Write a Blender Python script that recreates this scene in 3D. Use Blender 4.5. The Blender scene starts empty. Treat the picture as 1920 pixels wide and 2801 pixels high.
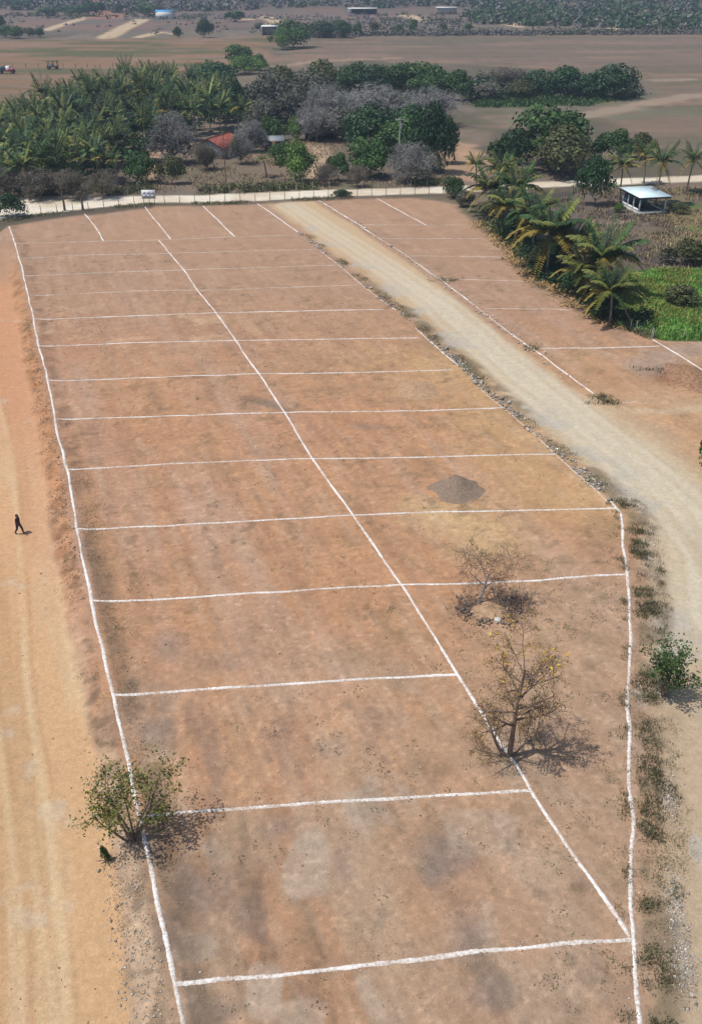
import bpy, math, random
import numpy as np
from mathutils import Vector

# ------------------------------------------------------------------ camera, sky, sun, exposure
H = 37.5                                  # flying height of the camera (m)
PITCH = math.radians(31.2)                # camera looks this far below the horizon
FPX, CXP, CYP = 2070.0, 796.5, 1162.0     # focal length and centre, in units of a 1593 x 2324 picture
SUN_EL, SUN_SH = math.radians(65), math.radians(12)   # elevation; heading the shadows fall to (from +X)

sc = bpy.context.scene
COL = sc.collection
cam_d = bpy.data.cameras.new('camera'); cam = bpy.data.objects.new('camera', cam_d); COL.objects.link(cam)
cam.location = (0, 0, H); cam.rotation_euler = (math.pi / 2 - PITCH, 0, 0)
cam_d.sensor_fit = 'VERTICAL'; cam_d.sensor_height = 24.0; cam_d.lens = 24.0 * FPX / 2324.0
cam_d.clip_start = 0.5; cam_d.clip_end = 9000
sc.camera = cam

w = bpy.data.worlds.new('World'); sc.world = w; w.use_nodes = True
nt = w.node_tree
sky = nt.nodes.new('ShaderNodeTexSky'); sky.sky_type = 'NISHITA'; sky.sun_disc = False
sky.sun_elevation = SUN_EL; sky.sun_rotation = math.radians(-90) - SUN_SH
sky.air_density = 1.2; sky.dust_density = 1.5
bg = nt.nodes['Background']; bg.inputs[1].default_value = 0.10
nt.links.new(sky.outputs[0], bg.inputs[0])

sl = bpy.data.lights.new('sun', 'SUN'); sl.energy = 3.6; sl.angle = math.radians(0.55); sl.color = (1.0, 0.95, 0.87)
sun = bpy.data.objects.new('sun', sl); COL.objects.link(sun)
sun.rotation_euler = Vector((math.cos(SUN_EL) * math.cos(SUN_SH), math.cos(SUN_EL) * math.sin(SUN_SH), -math.sin(SUN_EL))).to_track_quat('-Z', 'Y').to_euler()
sun.location = (-60, -10, 120)

vs = sc.view_settings
vs.view_transform = 'Standard'; vs.look = 'None'; vs.gamma = 1.0; vs.exposure = 0.12; vs.use_curve_mapping = False
sc.render.engine = 'CYCLES'
cy = sc.cycles
cy.use_denoising = True; cy.max_bounces = 5; cy.diffuse_bounces = 2; cy.glossy_bounces = 1; cy.transmission_bounces = 2
cy.transparent_max_bounces = 4; cy.volume_bounces = 0; cy.volume_step_rate = 4; cy.use_adaptive_sampling = True
cy.caustics_reflective = False; cy.caustics_refractive = False
sc.render.filter_size = 1.4

# ------------------------------------------------------------------ numbers
R0 = np.random.default_rng(7)
CP, SP = math.cos(PITCH), math.sin(PITCH)

def at(px, py, h=0.0):
    """World x, y of the point at height h that stands at this place of the survey picture."""
    a = (px - CXP) / FPX; b = -(py - CYP) / FPX
    dx, dy, dz = a, CP + b * SP, -SP + b * CP
    t = (h - H) / dz
    return np.array([dx * t, dy * t])

def pts(l):
    return np.array([at(*p) for p in l])

def top_h(px, pyb, pyt):
    """Height of something standing at (px, pyb) whose top reaches pyt."""
    D = at(px, pyb)[1]
    dep = PITCH - math.atan((CYP - pyt) / FPX)
    return H - D * math.tan(dep)

def ppm(py):
    D = at(CXP, py)[1]
    return FPX / (D * CP + H * SP)

def _hash(i, j, s):
    n = (i.astype(np.int64) * 374761393 + j.astype(np.int64) * 668265263 + s * 974634777) & 0xffffffff
    n = ((n ^ (n >> 13)) * 1274126177) & 0xffffffff
    return ((n ^ (n >> 16)) & 0xffff) / 65535.0

def vnoise(x, y, s=0):
    i = np.floor(x); j = np.floor(y); fx = x - i; fy = y - j
    fx = fx * fx * (3 - 2 * fx); fy = fy * fy * (3 - 2 * fy)
    a = _hash(i, j, s); b = _hash(i + 1, j, s); c = _hash(i, j + 1, s); d = _hash(i + 1, j + 1, s)
    return (a * (1 - fx) + b * fx) * (1 - fy) + (c * (1 - fx) + d * fx) * fy

def fbm(x, y, sc_, octv=4, s=0):
    v = 0; amp = .5; x = x / sc_; y = y / sc_; tot = 0
    for k in range(octv):
        v = v + amp * vnoise(x + 17.3 * k, y - 9.1 * k, s + k); tot += amp; amp *= .55; x = x * 2.03; y = y * 2.03
    return v / tot

def sstep(a, b, v):
    t = np.clip((v - a) / (b - a), 0, 1); return t * t * (3 - 2 * t)

def line_d(x, y, P):
    d = np.full(x.shape, 1e9)
    for (ax, ay), (bx, by) in zip(P[:-1], P[1:]):
        ux, uy = bx - ax, by - ay; L = ux * ux + uy * uy + 1e-9
        t = np.clip(((x - ax) * ux + (y - ay) * uy) / L, 0, 1)
        d = np.minimum(d, np.hypot(x - ax - t * ux, y - ay - t * uy))
    return d

def poly_sd(x, y, P):
    """Signed distance to a polygon, negative inside."""
    d = line_d(x, y, np.vstack([P, P[:1]])); ins = np.zeros(x.shape, bool)
    n = len(P)
    for k in range(n):
        ax, ay = P[k]; bx, by = P[(k + 1) % n]
        c = ((ay > y) != (by > y)) & (x < (bx - ax) * (y - ay) / (by - ay + 1e-12) + ax)
        ins ^= c
    return np.where(ins, -d, d)

def lin(c):
    c = np.array(c, float) / 255.0
    return np.where(c <= .04045, c / 12.92, ((c + .055) / 1.055) ** 2.4)

# ------------------------------------------------------------------ survey lines of the place
LB = pts([(14, 490), (22, 515), (36, 553), (46, 587), (54, 628), (65, 671), (78, 726), (90, 790), (108, 865), (127, 955), (151, 1067), (177, 1203), (209, 1370), (256, 1578), (293, 1730), (320, 1860), (345, 1985), (372, 2110), (397, 2240), (414, 2340), (440, 2500)])
CL = pts([(361, 545), (386, 575), (446, 653), (490, 708), (534, 773), (590, 848), (648, 937), (712, 1042), (800, 1168), (910, 1326), (1037, 1530), (1140, 1690), (1172, 1735), (1205, 1795), (1310, 1950), (1400, 2075), (1432, 2125)])
RB = pts([(586, 462), (643, 504), (676, 528), (725, 567), (770, 602), (818, 643), (869, 686), (898, 705), (940, 743), (967, 768), (1040, 830), (1085, 880), (1140, 926), (1190, 970), (1260, 1030), (1320, 1085), (1380, 1138), (1408, 1165), (1412, 1190), (1418, 1240), (1428, 1310), (1432, 1400), (1432, 1500), (1429, 1590), (1430, 1650), (1432, 1750), (1438, 1850), (1437, 1950), (1434, 2060), (1436, 2140), (1440, 2240), (1444, 2340), (1448, 2500)])
RL = pts([(724, 455), (774, 486), (818, 511), (845, 531), (923, 581), (982, 622), (1009, 639), (1066, 681), (1160, 754), (1210, 790), (1280, 842), (1348, 892)])
def x_of(P):
    o = np.argsort(P[:, 1]); ys = P[o, 1]; xs = P[o, 0]
    # straight on past both ends
    ys = np.concatenate([[ys[0] - 100], ys, [ys[-1] + 200]])
    xs = np.concatenate([[xs[0] - (xs[1] - xs[0]) * 100 / (ys[2] - ys[1])], xs, [xs[-1] + (xs[-1] - xs[-2]) / (ys[-2] - ys[-3]) * 200]])
    return lambda y: np.interp(y, ys, xs)
xLB, xRB, xRL = x_of(LB), x_of(RB), x_of(RL)
E1 = np.array([-0.346, 0.938]); E2 = np.array([0.938, 0.346])      # along and across the plots

ROAD_N = pts([(-300, 520), (0, 500), (60, 489), (150, 479), (250, 468), (340, 460), (450, 459), (580, 456), (700, 449), (760, 446), (900, 441), (1005, 438), (1090, 434), (1220, 426), (1330, 421), (1450, 417), (1600, 411), (1900, 400)])
ROAD_F = pts([(-300, 462), (0, 449), (60, 447), (150, 446), (250, 446), (340, 444), (450, 443), (580, 438), (700, 433), (760, 431), (900, 427), (1005, 424), (1090, 421), (1220, 413), (1330, 409), (1450, 404), (1600, 398), (1900, 388)])
yRN = lambda x: np.interp(x, ROAD_N[:, 0], ROAD_N[:, 1])
yRF = lambda x: np.interp(x, ROAD_F[:, 0], ROAD_F[:, 1])

LOT_EDGE_TOP = pts([(-10, 535), (22, 512), (110, 498), (193, 484), (328, 468), (461, 465), (586, 461), (660, 455), (724, 453), (854, 448), (950, 450), (1030, 462)])
GREEN = pts([(1395, 700), (1432, 620), (1500, 612), (1593, 615), (1800, 640), (1800, 770), (1593, 770), (1500, 768), (1440, 742)])
SITE_E = pts([(1030, 462), (1075, 505), (1140, 560), (1190, 625), (1260, 668), (1330, 712), (1400, 745), (1440, 752), (1500, 770), (1593, 772), (1900, 775)])
FIELD_R = pts([(600, 152), (715, 84), (900, 80), (1593, 76), (2200, 74), (2200, 330), (1593, 340), (1480, 330), (1380, 300), (1330, 250), (1350, 230), (1470, 212), (1450, 168), (1080, 150), (840, 138), (640, 150)])
FIELD_L = pts([(-500, 98), (0, 94), (500, 84), (630, 80), (600, 150), (500, 160), (300, 165), (110, 205), (0, 262), (-500, 300)])
YARD = pts([(560, 330), (700, 325), (775, 318), (760, 345), (720, 425), (560, 432), (440, 432), (430, 350)])
GRAVEL_PATH = pts([(705, 325), (735, 350), (720, 420)])
LOW_GREEN = pts([(1050, 212), (1120, 203), (1300, 222), (1440, 222), (1330, 240), (1080, 244)])
PAVG = pts([(1120, 440), (1600, 425), (1800, 500), (1800, 640), (1593, 615), (1440, 615), (1400, 560), (1250, 500)])
PALE = pts([(660, 466), (740, 520), (820, 570), (900, 622), (1000, 692), (1100, 780), (1200, 862), (1300, 945), (1400, 1022), (1490, 1095), (1570, 1170), (1640, 1260), (1660, 1400)])

def sdx(P, x, y):                          # signed distance across a near-vertical line
    return (x - P(y)) * 0.9

def ground_z(x, y):
    x = np.asarray(x, float); y = np.asarray(y, float)
    near = 1 - sstep(120, 190, y)
    z = (fbm(x, y, 5.0, 3, 3) - .5) * .10 * near
    s = sdx(xLB, x, y)
    z = z - 0.38 * sstep(-.5, -2.2, s) * (1 - sstep(125, 150, y))                    # the left road lies lower
    z = z + 0.12 * np.exp(-((s + .15) / .8) ** 2) * near
    r = sdx(xRB, x, y)
    z = z - 0.16 * sstep(1.0, 3.0, r) * (1 - sstep(115, 140, y)) * sstep(-60, 20, y)
    hill = sstep(820, 1500, y + 130 * (fbm(x, y, 420, 3, 5) - .5)) * 62 + np.maximum(y - 1500, 0) * .02
    z = z + hill + (fbm(x, y, 150, 3, 8) - .5) * 9 * sstep(620, 1000, y)
    return z

# polylines of ruts and damp streaks in the bare soil: points, half width, strength
RUTS = [([(553, 1845), (550, 1960), (585, 2100), (615, 2200), (640, 2330)], .22, .30),
        ([(690, 2050), (720, 2160), (740, 2290), (765, 2400)], .35, .28),
        ([(455, 1950), (480, 2080), (530, 2180), (575, 2330)], .4, .28),
        ([(1025, 2045), (1080, 2140), (1140, 2260)], .4, .35),
        ([(905, 2040), (922, 2100), (912, 2190)], .05, .16), ([(852, 1990), (905, 2040)], .05, .16),
        ([(300, 1990), (330, 2100), (350, 2200)], .5, .2),
        ([(560, 905), (610, 915), (650, 932)], .55, .45), ([(660, 915), (800, 962), (1000, 975)], .3, .16),
        ([(130, 1580), (165, 1750), (190, 1900)], .5, .10), ([(20, 1560), (40, 1900), (60, 2330)], .35, .12)]
PALE_SPOTS = [((700, 1950), 48, 76, .85), ((445, 2150), 45, 32, .8), ((600, 2255), 40, 60, .8), ((690, 2310), 60, 40, .6), ((1110, 2110), 22, 70, .5), ((1095, 1890), 80, 50, .5), ((440, 2290), 40, 30, .5), ((1300, 2150), 60, 120, .3)]

GREY_SPOTS = [((1010, 1940), 75, 55, .6), ((985, 1985), 40, 40, .5), ((1060, 2130), 60, 80, .6), ((1110, 2240), 60, 60, .55), ((360, 1660), 60, 40, .4), ((450, 2030), 60, 60, .5), ((640, 1880), 90, 40, .45), ((500, 2290), 70, 50, .5), ((780, 1960), 30, 60, .4), ((860, 2090), 14, 30, .5), ((390, 1470), 60, 40, .4), ((750, 1700), 50, 40, .3), ((480, 1500), 80, 30, .3), ((620, 915), 50, 14, .6), ((830, 970), 60, 8, .4), ((690, 2290), 30, 60, .3), ((1230, 1640), 40, 60, .25)]
def ground_color(x, y):
    D = np.hypot(x, y)
    u = x * E1[0] + y * E1[1]; v = x * E2[0] + y * E2[1]
    def mix(c, t, m):
        return c * (1 - m[:, None]) + lin(t) * m[:, None]
    nb = fbm(x, y, 60, 4, 11); nm = fbm(x, y, 9, 4, 21); nf = fbm(x, y, 1.6, 3, 31); ng = fbm(x, y, 22, 4, 51)
    st = fbm(v / 0.9, u / 14, 1.0, 4, 41); st2 = fbm(v / 2.5, u / 30, 1.0, 4, 43)
    wob = (fbm(x, y, 4, 3, 61) - .5)
    far = sstep(150, 400, D)
    # open country
    c = np.tile(lin((122, 111, 99)), (len(x), 1))
    c = mix(c, (106, 98, 84), sstep(.4, .65, nb)); c = mix(c, (142, 124, 110), sstep(.5, .75, ng) * .8)
    c = mix(c, (98, 100, 74), sstep(.52, .7, fbm(x, y, 14, 4, 71)) * .5 * (1 - sstep(400, 700, y)))
    # far fields
    for P, col, col2, a in ((FIELD_R, (130, 113, 98), (116, 106, 90), 8), (FIELD_L, (146, 116, 92), (104, 102, 74), 10)):
        sd = poly_sd(x, y, P) + a * 2.0 * (fbm(x, y, 25, 3, 81) - .5)
        m = sstep(4, -4, sd)
        f = np.tile(lin(col), (len(x), 1))
        fu = fbm(x / 60, y / 9, 1.0, 4, 91)
        f = mix(f, col2, sstep(.42, .62, fu)); f = mix(f, (150, 124, 108), sstep(.56, .75, fbm(x / 40, y / 12, 1, 3, 95)) * .7)
        f = f * (0.94 + .12 * fbm(x / 3, y / 90, 1.0, 2, 97))[:, None]
        c = c * (1 - m[:, None]) + f * m[:, None]
    # scrub country beyond the fields
    m = sstep(0, 25, y - np.interp(x, [-250, 0, 300], [545, 690, 720]))
    scr = np.tile(lin((122, 106, 98)), (len(x), 1))
    scr = mix(scr, (134, 110, 98), sstep(.45, .6, fbm(x / 60, y / 60, 1, 4, 101))); scr = mix(scr, (112, 106, 96), sstep(.5, .7, fbm(x, y, 30, 3, 103)))
    c = c * (1 - m[:, None]) + scr * m[:, None]
    m = sstep(840, 960, y); c = mix(c, (84, 80, 76), m)
    for P, wd in (([(100, 70), (150, 53), (205, 38)], 4), ([(240, 86), (285, 62), (322, 44)], 6), ([(318, 84), (360, 74), (395, 76)], 4), ([(612, 38), (628, 50), (634, 62)], 7), ([(920, 36), (980, 50)], 6), ([(1130, 48), (1175, 60)], 5), ([(1365, 58), (1420, 70)], 5), ([(250, 0), (240, 40)], 16), ([(560, 45), (590, 40)], 5)):
        d = line_d(x, y, pts(P)); k = wd
        c = mix(c, (206, 182, 150) if wd != 16 else (158, 116, 100), sstep(k * 1.3, k * .6, d + k * .5 * (nm - .5)) * .9)
    # ground round the houses
    c = mix(c, (130, 115, 98), sstep(3, -4, poly_sd(x, y, YARD) + 8 * wob) * .8)
    c = mix(c, (196, 168, 140), sstep(3.5, 1.5, line_d(x, y, GRAVEL_PATH) + 2 * wob) * .8)
    for P, wd in (([(690, 322), (775, 322)], 3.0), ([(335, 400), (350, 350), (440, 325)], 1.6), ([(625, 345), (560, 352)], 2.5), ([(1030, 330), (1060, 370), (1080, 400)], 5), ([(1050, 350), (1075, 352)], 3)):
        c = mix(c, (190, 156, 128), sstep(wd * 1.4, wd * .6, line_d(x, y, pts(P)) + wd * wob) * .8)
    for P, wd, cc in (([(1340, 262), (1480, 232), (1593, 215)], 5, (172, 152, 132)), ([(1380, 238), (1480, 215)], 3, (112, 112, 92)), ([(1420, 265), (1560, 250)], 6, (116, 116, 98)), ([(560, 150), (640, 150), (720, 138), (900, 132)], 3, (176, 146, 126)), ([(1480, 182), (1560, 180)], 4, (172, 150, 134))):
        c = mix(c, cc, sstep(wd * 1.5, wd * .4, line_d(x, y, pts(P)) + wd * 2 * wob) * .7)
    c = mix(c, (70, 92, 54), sstep(4, -6, poly_sd(x, y, LOW_GREEN) + 12 * (nm - .5)) * .85)
    # ground about the shelter, and the lush grass
    m = sstep(2, -3, poly_sd(x, y, PAVG) + 7 * wob)
    pv = np.tile(lin((118, 106, 96)), (len(x), 1)); pv = mix(pv, (90, 82, 78), sstep(.45, .62, nm)); pv = mix(pv, (134, 122, 88), sstep(.4, .6, fbm(x, y, 12, 3, 111)) * sstep(40, 56, x))
    pv = mix(pv, (84, 112, 56), sstep(.5, .66, fbm(x, y, 6, 3, 113)) * sstep(46, 60, x) * .7)
    c = c * (1 - m[:, None]) + pv * m[:, None]
    m = sstep(1.0, -1.2, poly_sd(x, y, GREEN) + 3 * wob)
    gr = np.tile(lin((88, 150, 48)), (len(x), 1)); gr = mix(gr, (60, 116, 44), sstep(.45, .65, fbm(x, y, 3, 3, 121)))
    c = c * (1 - m[:, None]) + gr * m[:, None]
    # ---------------- the bare graded site
    smooth_ = np.zeros(len(x))
    site = sstep(1.2, -1.2, y - np.interp(x, LOT_EDGE_TOP[:, 0], LOT_EDGE_TOP[:, 1]) + 3 * wob)
    ex = np.interp(y, SITE_E[::-1, 1], SITE_E[::-1, 0])
    ex = np.where(y < SITE_E[-1, 1], 1e4, ex)
    site = site * sstep(1.0, -1.0, x - ex + 3.0 * wob)
    s_ = np.tile(lin((195, 150, 115)), (len(x), 1))
    s_ = mix(s_, (190, 153, 130), sstep(.42, .66, nb * .5 + st2 * .5)); s_ = mix(s_, (186, 134, 102), sstep(.46, .72, ng) * .6 * sstep(120, 90, y))
    s_ = mix(s_, (160, 124, 100), sstep(.52, .72, st) * .38); s_ = mix(s_, (200, 164, 136), sstep(.56, .74, st2) * .45)
    s_ = mix(s_, (178, 147, 124), sstep(75, 130, y) * .75)
    lowz = sstep(52, 30, y)
    s_ = mix(s_, (184, 156, 130), lowz * (.3 + .5 * sstep(.4, .6, nm))); s_ = mix(s_, (186, 140, 108), lowz * sstep(.52, .68, fbm(v / 2, u / 5, 1.2, 5, 131)) * .55)
    s_ = mix(s_, (186, 170, 152), lowz * sstep(.58, .72, fbm(v, u / 2, 3, 4, 133)) * .6); s_ = mix(s_, (128, 114, 106), lowz * sstep(.58, .72, fbm(v / 1.2, u / 3, 1.5, 4, 135)) * .5)
    # dry yellowish soil beside the right boundary, weedy patches
    r = sdx(xRB, x, y)
    yl = sstep(-13, -1, r + 8 * wob) * sstep(56, 64, y) * sstep(104, 92, y) * (1 - .6 * sstep(2, 6, r))
    s_ = mix(s_, (202, 166, 122), yl * .7)
    s_ = mix(s_, (212, 186, 140), sstep(5, 0, line_d(x, y, pts([(1000, 1170), (1090, 1200), (1100, 1225)])) + 3 * wob) * .5)
    rs = sstep(-12, -4, r) * sstep(62, 50, y); s_ = mix(s_, (184, 155, 130), rs * .7)
    weed = sstep(.6, .72, fbm(x, y, 3.2, 4, 141)) * sstep(-26, -6, r) * .30 + sstep(.66, .76, fbm(x, y, 2.2, 4, 143)) * .28
    s_ = mix(s_, (126, 112, 86), weed * (1 - sstep(90, 120, y) * .5))
    pale = sstep(.55, .68, fbm(x, y, 4, 4, 151)) * np.exp(-(((y - 104) / 7) ** 2)) * sstep(-45, -36, x) * sstep(-10, -18, x)
    s_ = mix(s_, (206, 172, 140), pale * .8)
    sm = fbm(v / 1.0, u / 3.5, 1.0, 4, 301); s_ = mix(s_, (134, 112, 92), sstep(.56, .76, sm) * .26 * (1 - .5 * sstep(70, 110, y)))
    s_ = mix(s_, (206, 178, 152), sstep(.58, .74, fbm(v / .7, u / 5, 1.0, 4, 303)) * .25)
    s_ = mix(s_, (124, 108, 86), sstep(.66, .76, fbm(x, y, 1.1, 4, 305)) * .45 * sstep(.45, .62, fbm(x, y, 9, 2, 307)))
    gs = fbm(v / .30, u / 9, 1.0, 3, 309); s_ = s_ * (1 + (gs - .5) * .22 * sstep(.35, .6, fbm(x, y, 18, 2, 311)))[:, None]
    gs = fbm(v / 9, u / .35, 1.0, 3, 313); s_ = s_ * (1 + (gs - .5) * .16 * sstep(.5, .65, fbm(x, y, 15, 2, 315)))[:, None]
    for P, hw, k in RUTS:
        d = line_d(x, y, pts(P)); s_ = mix(s_, (104, 92, 78), sstep(hw * 2, hw * .4, d + hw * 1.4 * (nf - .5)) * k * .9 * (.4 + nm))
    for (px, py), rx, ry, k in GREY_SPOTS:
        p0 = at(px, py); q = at(px + rx, py)[0] - p0[0]; q2 = (at(px, py - ry)[1] - at(px, py + ry)[1]) / 2
        e = np.hypot((x - p0[0]) / q, (y - p0[1]) / q2); s_ = mix(s_, (142, 128, 120), sstep(1.3, .3, e + 1.1 * wob + .7 * (nf - .5)) * k)
    for (px, py), rx, ry, k in PALE_SPOTS:
        if k == 0: continue
        p0 = at(px, py); q = at(px + rx, py)[0] - p0[0]; q2 = (at(px, py - ry)[1] - at(px, py + ry)[1]) / 2
        e = (np.abs((x - p0[0]) / q) ** 4 + np.abs((y - p0[1]) / q2) ** 4) ** .25
        s_ = mix(s_, (190, 170, 150), sstep(1.15, .88, e + .5 * wob + .5 * (nf - .5)) * k * (.55 + .6 * nf))
    c = c * (1 - site[:, None]) + s_ * site[:, None]
    # right-hand plots: some reddish tilled earth and grey dust
    m = sstep(4.5, 1.5, np.hypot((x - at(1560, 850)[0]) / 1.3, y - at(1560, 850)[1]) + 3 * wob) * site
    c = mix(c, (150, 110, 86), m)
    c = mix(c, (168, 154, 144), sstep(3.5, 1, line_d(x, y, pts([(1470, 830), (1560, 790), (1640, 790)])) + 3 * wob) * .45)
    c = mix(c, (150, 136, 122), sstep(4, 1, line_d(x, y, pts([(1390, 960), (1470, 1010), (1540, 1080)])) + 4 * wob) * .6)
    c = mix(c, (204, 184, 156), sstep(1.2, .3, line_d(x, y, pts([(1352, 905), (1420, 925), (1500, 930), (1640, 922)])) + 1.5 * wob) * .6)
    c = mix(c, (176, 146, 120), sstep(1.0, .3, line_d(x, y, pts([(1440, 905), (1530, 912), (1640, 900)])) + 1.2 * wob) * .5)
    # ---------------- left road
    s = sdx(xLB, x, y)
    m = sstep(-1.2, -2.0, s + 1.0 * wob) * sstep(143, 139, y)
    rd = np.tile(lin((216, 176, 134)), (len(x), 1))
    rd = mix(rd, (218, 188, 150), sstep(.45, .65, st2)); rd = mix(rd, (200, 160, 120), sstep(.52, .7, fbm(v / 1.4, u / 40, 1, 4, 161)) * .8)
    rd = mix(rd, (206, 152, 116), sstep(66, 86, y) * .85); rd = mix(rd, (212, 160, 124), sstep(-7, -2, s) * sstep(38, 62, y) * .6)
    rd = mix(rd, (208, 196, 176), sstep(.68, .8, fbm(x, y, 2.2, 4, 163)) * .4)
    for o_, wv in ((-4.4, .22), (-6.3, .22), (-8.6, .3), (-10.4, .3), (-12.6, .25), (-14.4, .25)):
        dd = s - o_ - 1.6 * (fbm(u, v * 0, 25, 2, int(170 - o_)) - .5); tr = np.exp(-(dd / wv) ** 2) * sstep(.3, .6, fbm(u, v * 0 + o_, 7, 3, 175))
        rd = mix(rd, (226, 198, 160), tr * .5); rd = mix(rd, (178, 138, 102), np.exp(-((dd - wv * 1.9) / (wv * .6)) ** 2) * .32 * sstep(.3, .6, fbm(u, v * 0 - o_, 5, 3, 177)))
    rd = mix(rd, (214, 196, 168), sstep(104, 112, y) * sstep(-4, -6, s + 2 * wob) * sstep(.35, .55, nm)); rd = mix(rd, (172, 142, 118), sstep(118, 130, y) * .7)
    smooth_ = np.maximum(smooth_, m)
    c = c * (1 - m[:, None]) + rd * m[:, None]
    # loose orange bank between that road and the line, pebbly lower down
    b = sstep(-2.0, -1.2, s + .9 * wob) * sstep(-.2, -.7, s) * sstep(140, 120, y)
    c = mix(c, (198, 146, 106), b * sstep(44, 54, y) * (.35 + .6 * nf)); c = mix(c, (164, 116, 80), b * sstep(44, 54, y) * sstep(.52, .68, fbm(x, y, .8, 3, 171)) * .6)
    c = mix(c, (204, 176, 148), b * sstep(40, 34, y) * .8)
    c = mix(c, (118, 98, 78), b * sstep(.54, .68, fbm(x, y, .9, 3, 173)) * .55)
    d2 = sstep(.1, .5, s) * sstep(2.2, 1.0, s + 1.2 * wob)
    c = mix(c, (112, 98, 84), d2 * sstep(66, 54, y) * sstep(.30, .5, nf * .5 + nm * .5) * .62)
    c = mix(c, (128, 100, 82), d2 * sstep(54, 66, y) * sstep(.46, .6, nf) * .5)
    # ---------------- right road
    rl = sdx(xRL, x, y); open_ = sstep(RL[-1, 1] + 4, RL[-1, 1] - 4, y)
    m = sstep(.5, 2.0, r + .8 * wob) * np.maximum(sstep(-.6, -1.6, rl + .8 * wob), open_) * site
    wd = np.interp(y, [20, 60, 90, 140], [6, 5.2, 3.9, 2.6])
    dp = line_d(x, y, PALE)
    rr = np.tile(lin((206, 178, 144)), (len(x), 1)); rr = mix(rr, (196, 164, 130), sstep(.45, .65, nm)); rr = mix(rr, (197, 174, 146), sstep(66, 50, y) * .9)
    rr = mix(rr, (213, 199, 173), sstep(wd * 1.3, wd * .2, dp + 1.6 * wob) * (.55 + .4 * sstep(140, 112, y)))
    for o_ in (.8, 2.3):
        rr = mix(rr, (222, 212, 194), np.exp(-((dp - o_ - .8 * (nm - .5)) / .3) ** 2) * .4); rr = mix(rr, (182, 164, 138), np.exp(-((dp - o_ - .62 - .8 * (nm - .5)) / .16) ** 2) * .35 * sstep(.35, .6, nf))
    rr = mix(rr, (190, 168, 140), sstep(.52, .7, fbm(x / 1.2, y / 14, 1, 4, 181)) * sstep(70, 55, y) * .4)
    rr = mix(rr, (190, 184, 172), sstep(.56, .66, fbm(x, y, 3, 4, 183)) * sstep(6.5, 2, r) * .7)
    m2 = m * (1 - open_ * sstep(3, 8, x - np.interp(y, PALE[::-1, 1], PALE[::-1, 0]) + 4 * wob) * sstep(60, 64, y) * .8)
    smooth_ = np.maximum(smooth_, m2)
    c = c * (1 - m2[:, None]) + rr * m2[:, None]
    # weedy dark verge by the right boundary
    vg = sstep(.1, .6, r) * sstep(2.6, 1.6, r + 1.6 * wob)
    c = mix(c, (132, 118, 96), vg * sstep(.42, .6, nf * .6 + nm * .4) * .75 * sstep(128, 118, y))
    # ---------------- pale road across
    yn, yf = yRN(x), yRF(x)
    edge = np.maximum(yn - y, y - yf)
    m = sstep(.7, -.5, edge + 1.2 * wob)
    cr = np.tile(lin((240, 229, 210)), (len(x), 1)); cr = mix(cr, (222, 206, 182), sstep(.45, .62, nm))
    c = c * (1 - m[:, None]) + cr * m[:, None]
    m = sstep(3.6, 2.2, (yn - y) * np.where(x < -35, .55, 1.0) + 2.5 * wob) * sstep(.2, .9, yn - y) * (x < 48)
    c = mix(c, (100, 90, 80), m * sstep(.3, .6, nm + .2) * np.where(x < -35, .95, .7))  # dark roadside soil; at the left the trees' shade is painted into it
    # speckle
    near_ = (1 - sstep(90, 170, y)) * (1 - .7 * smooth_)
    fine = fbm(x, y, .55, 3, 191); fin2 = fbm(x + 31, y, .28, 2, 193)
    sp = (1 + (nf - .5) * .2 * (1 - .6 * smooth_)) * (1 + near_ * ((fine - .5) * .24 + (fin2 - .5) * .20 - .20 * sstep(.68, .8, fine) + .14 * sstep(.68, .8, fin2) - .13 * sstep(.7, .78, fbm(v / .6, u / 1.2, .8, 3, 195))))
    return c * sp[:, None]

ALB = 0.765                                 # sunlit tone to base colour

# ------------------------------------------------------------------ materials
def new_mat(name):
    m = bpy.data.materials.new(name); m.use_nodes = True
    return m, m.node_tree, m.node_tree.nodes['Principled BSDF']

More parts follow.
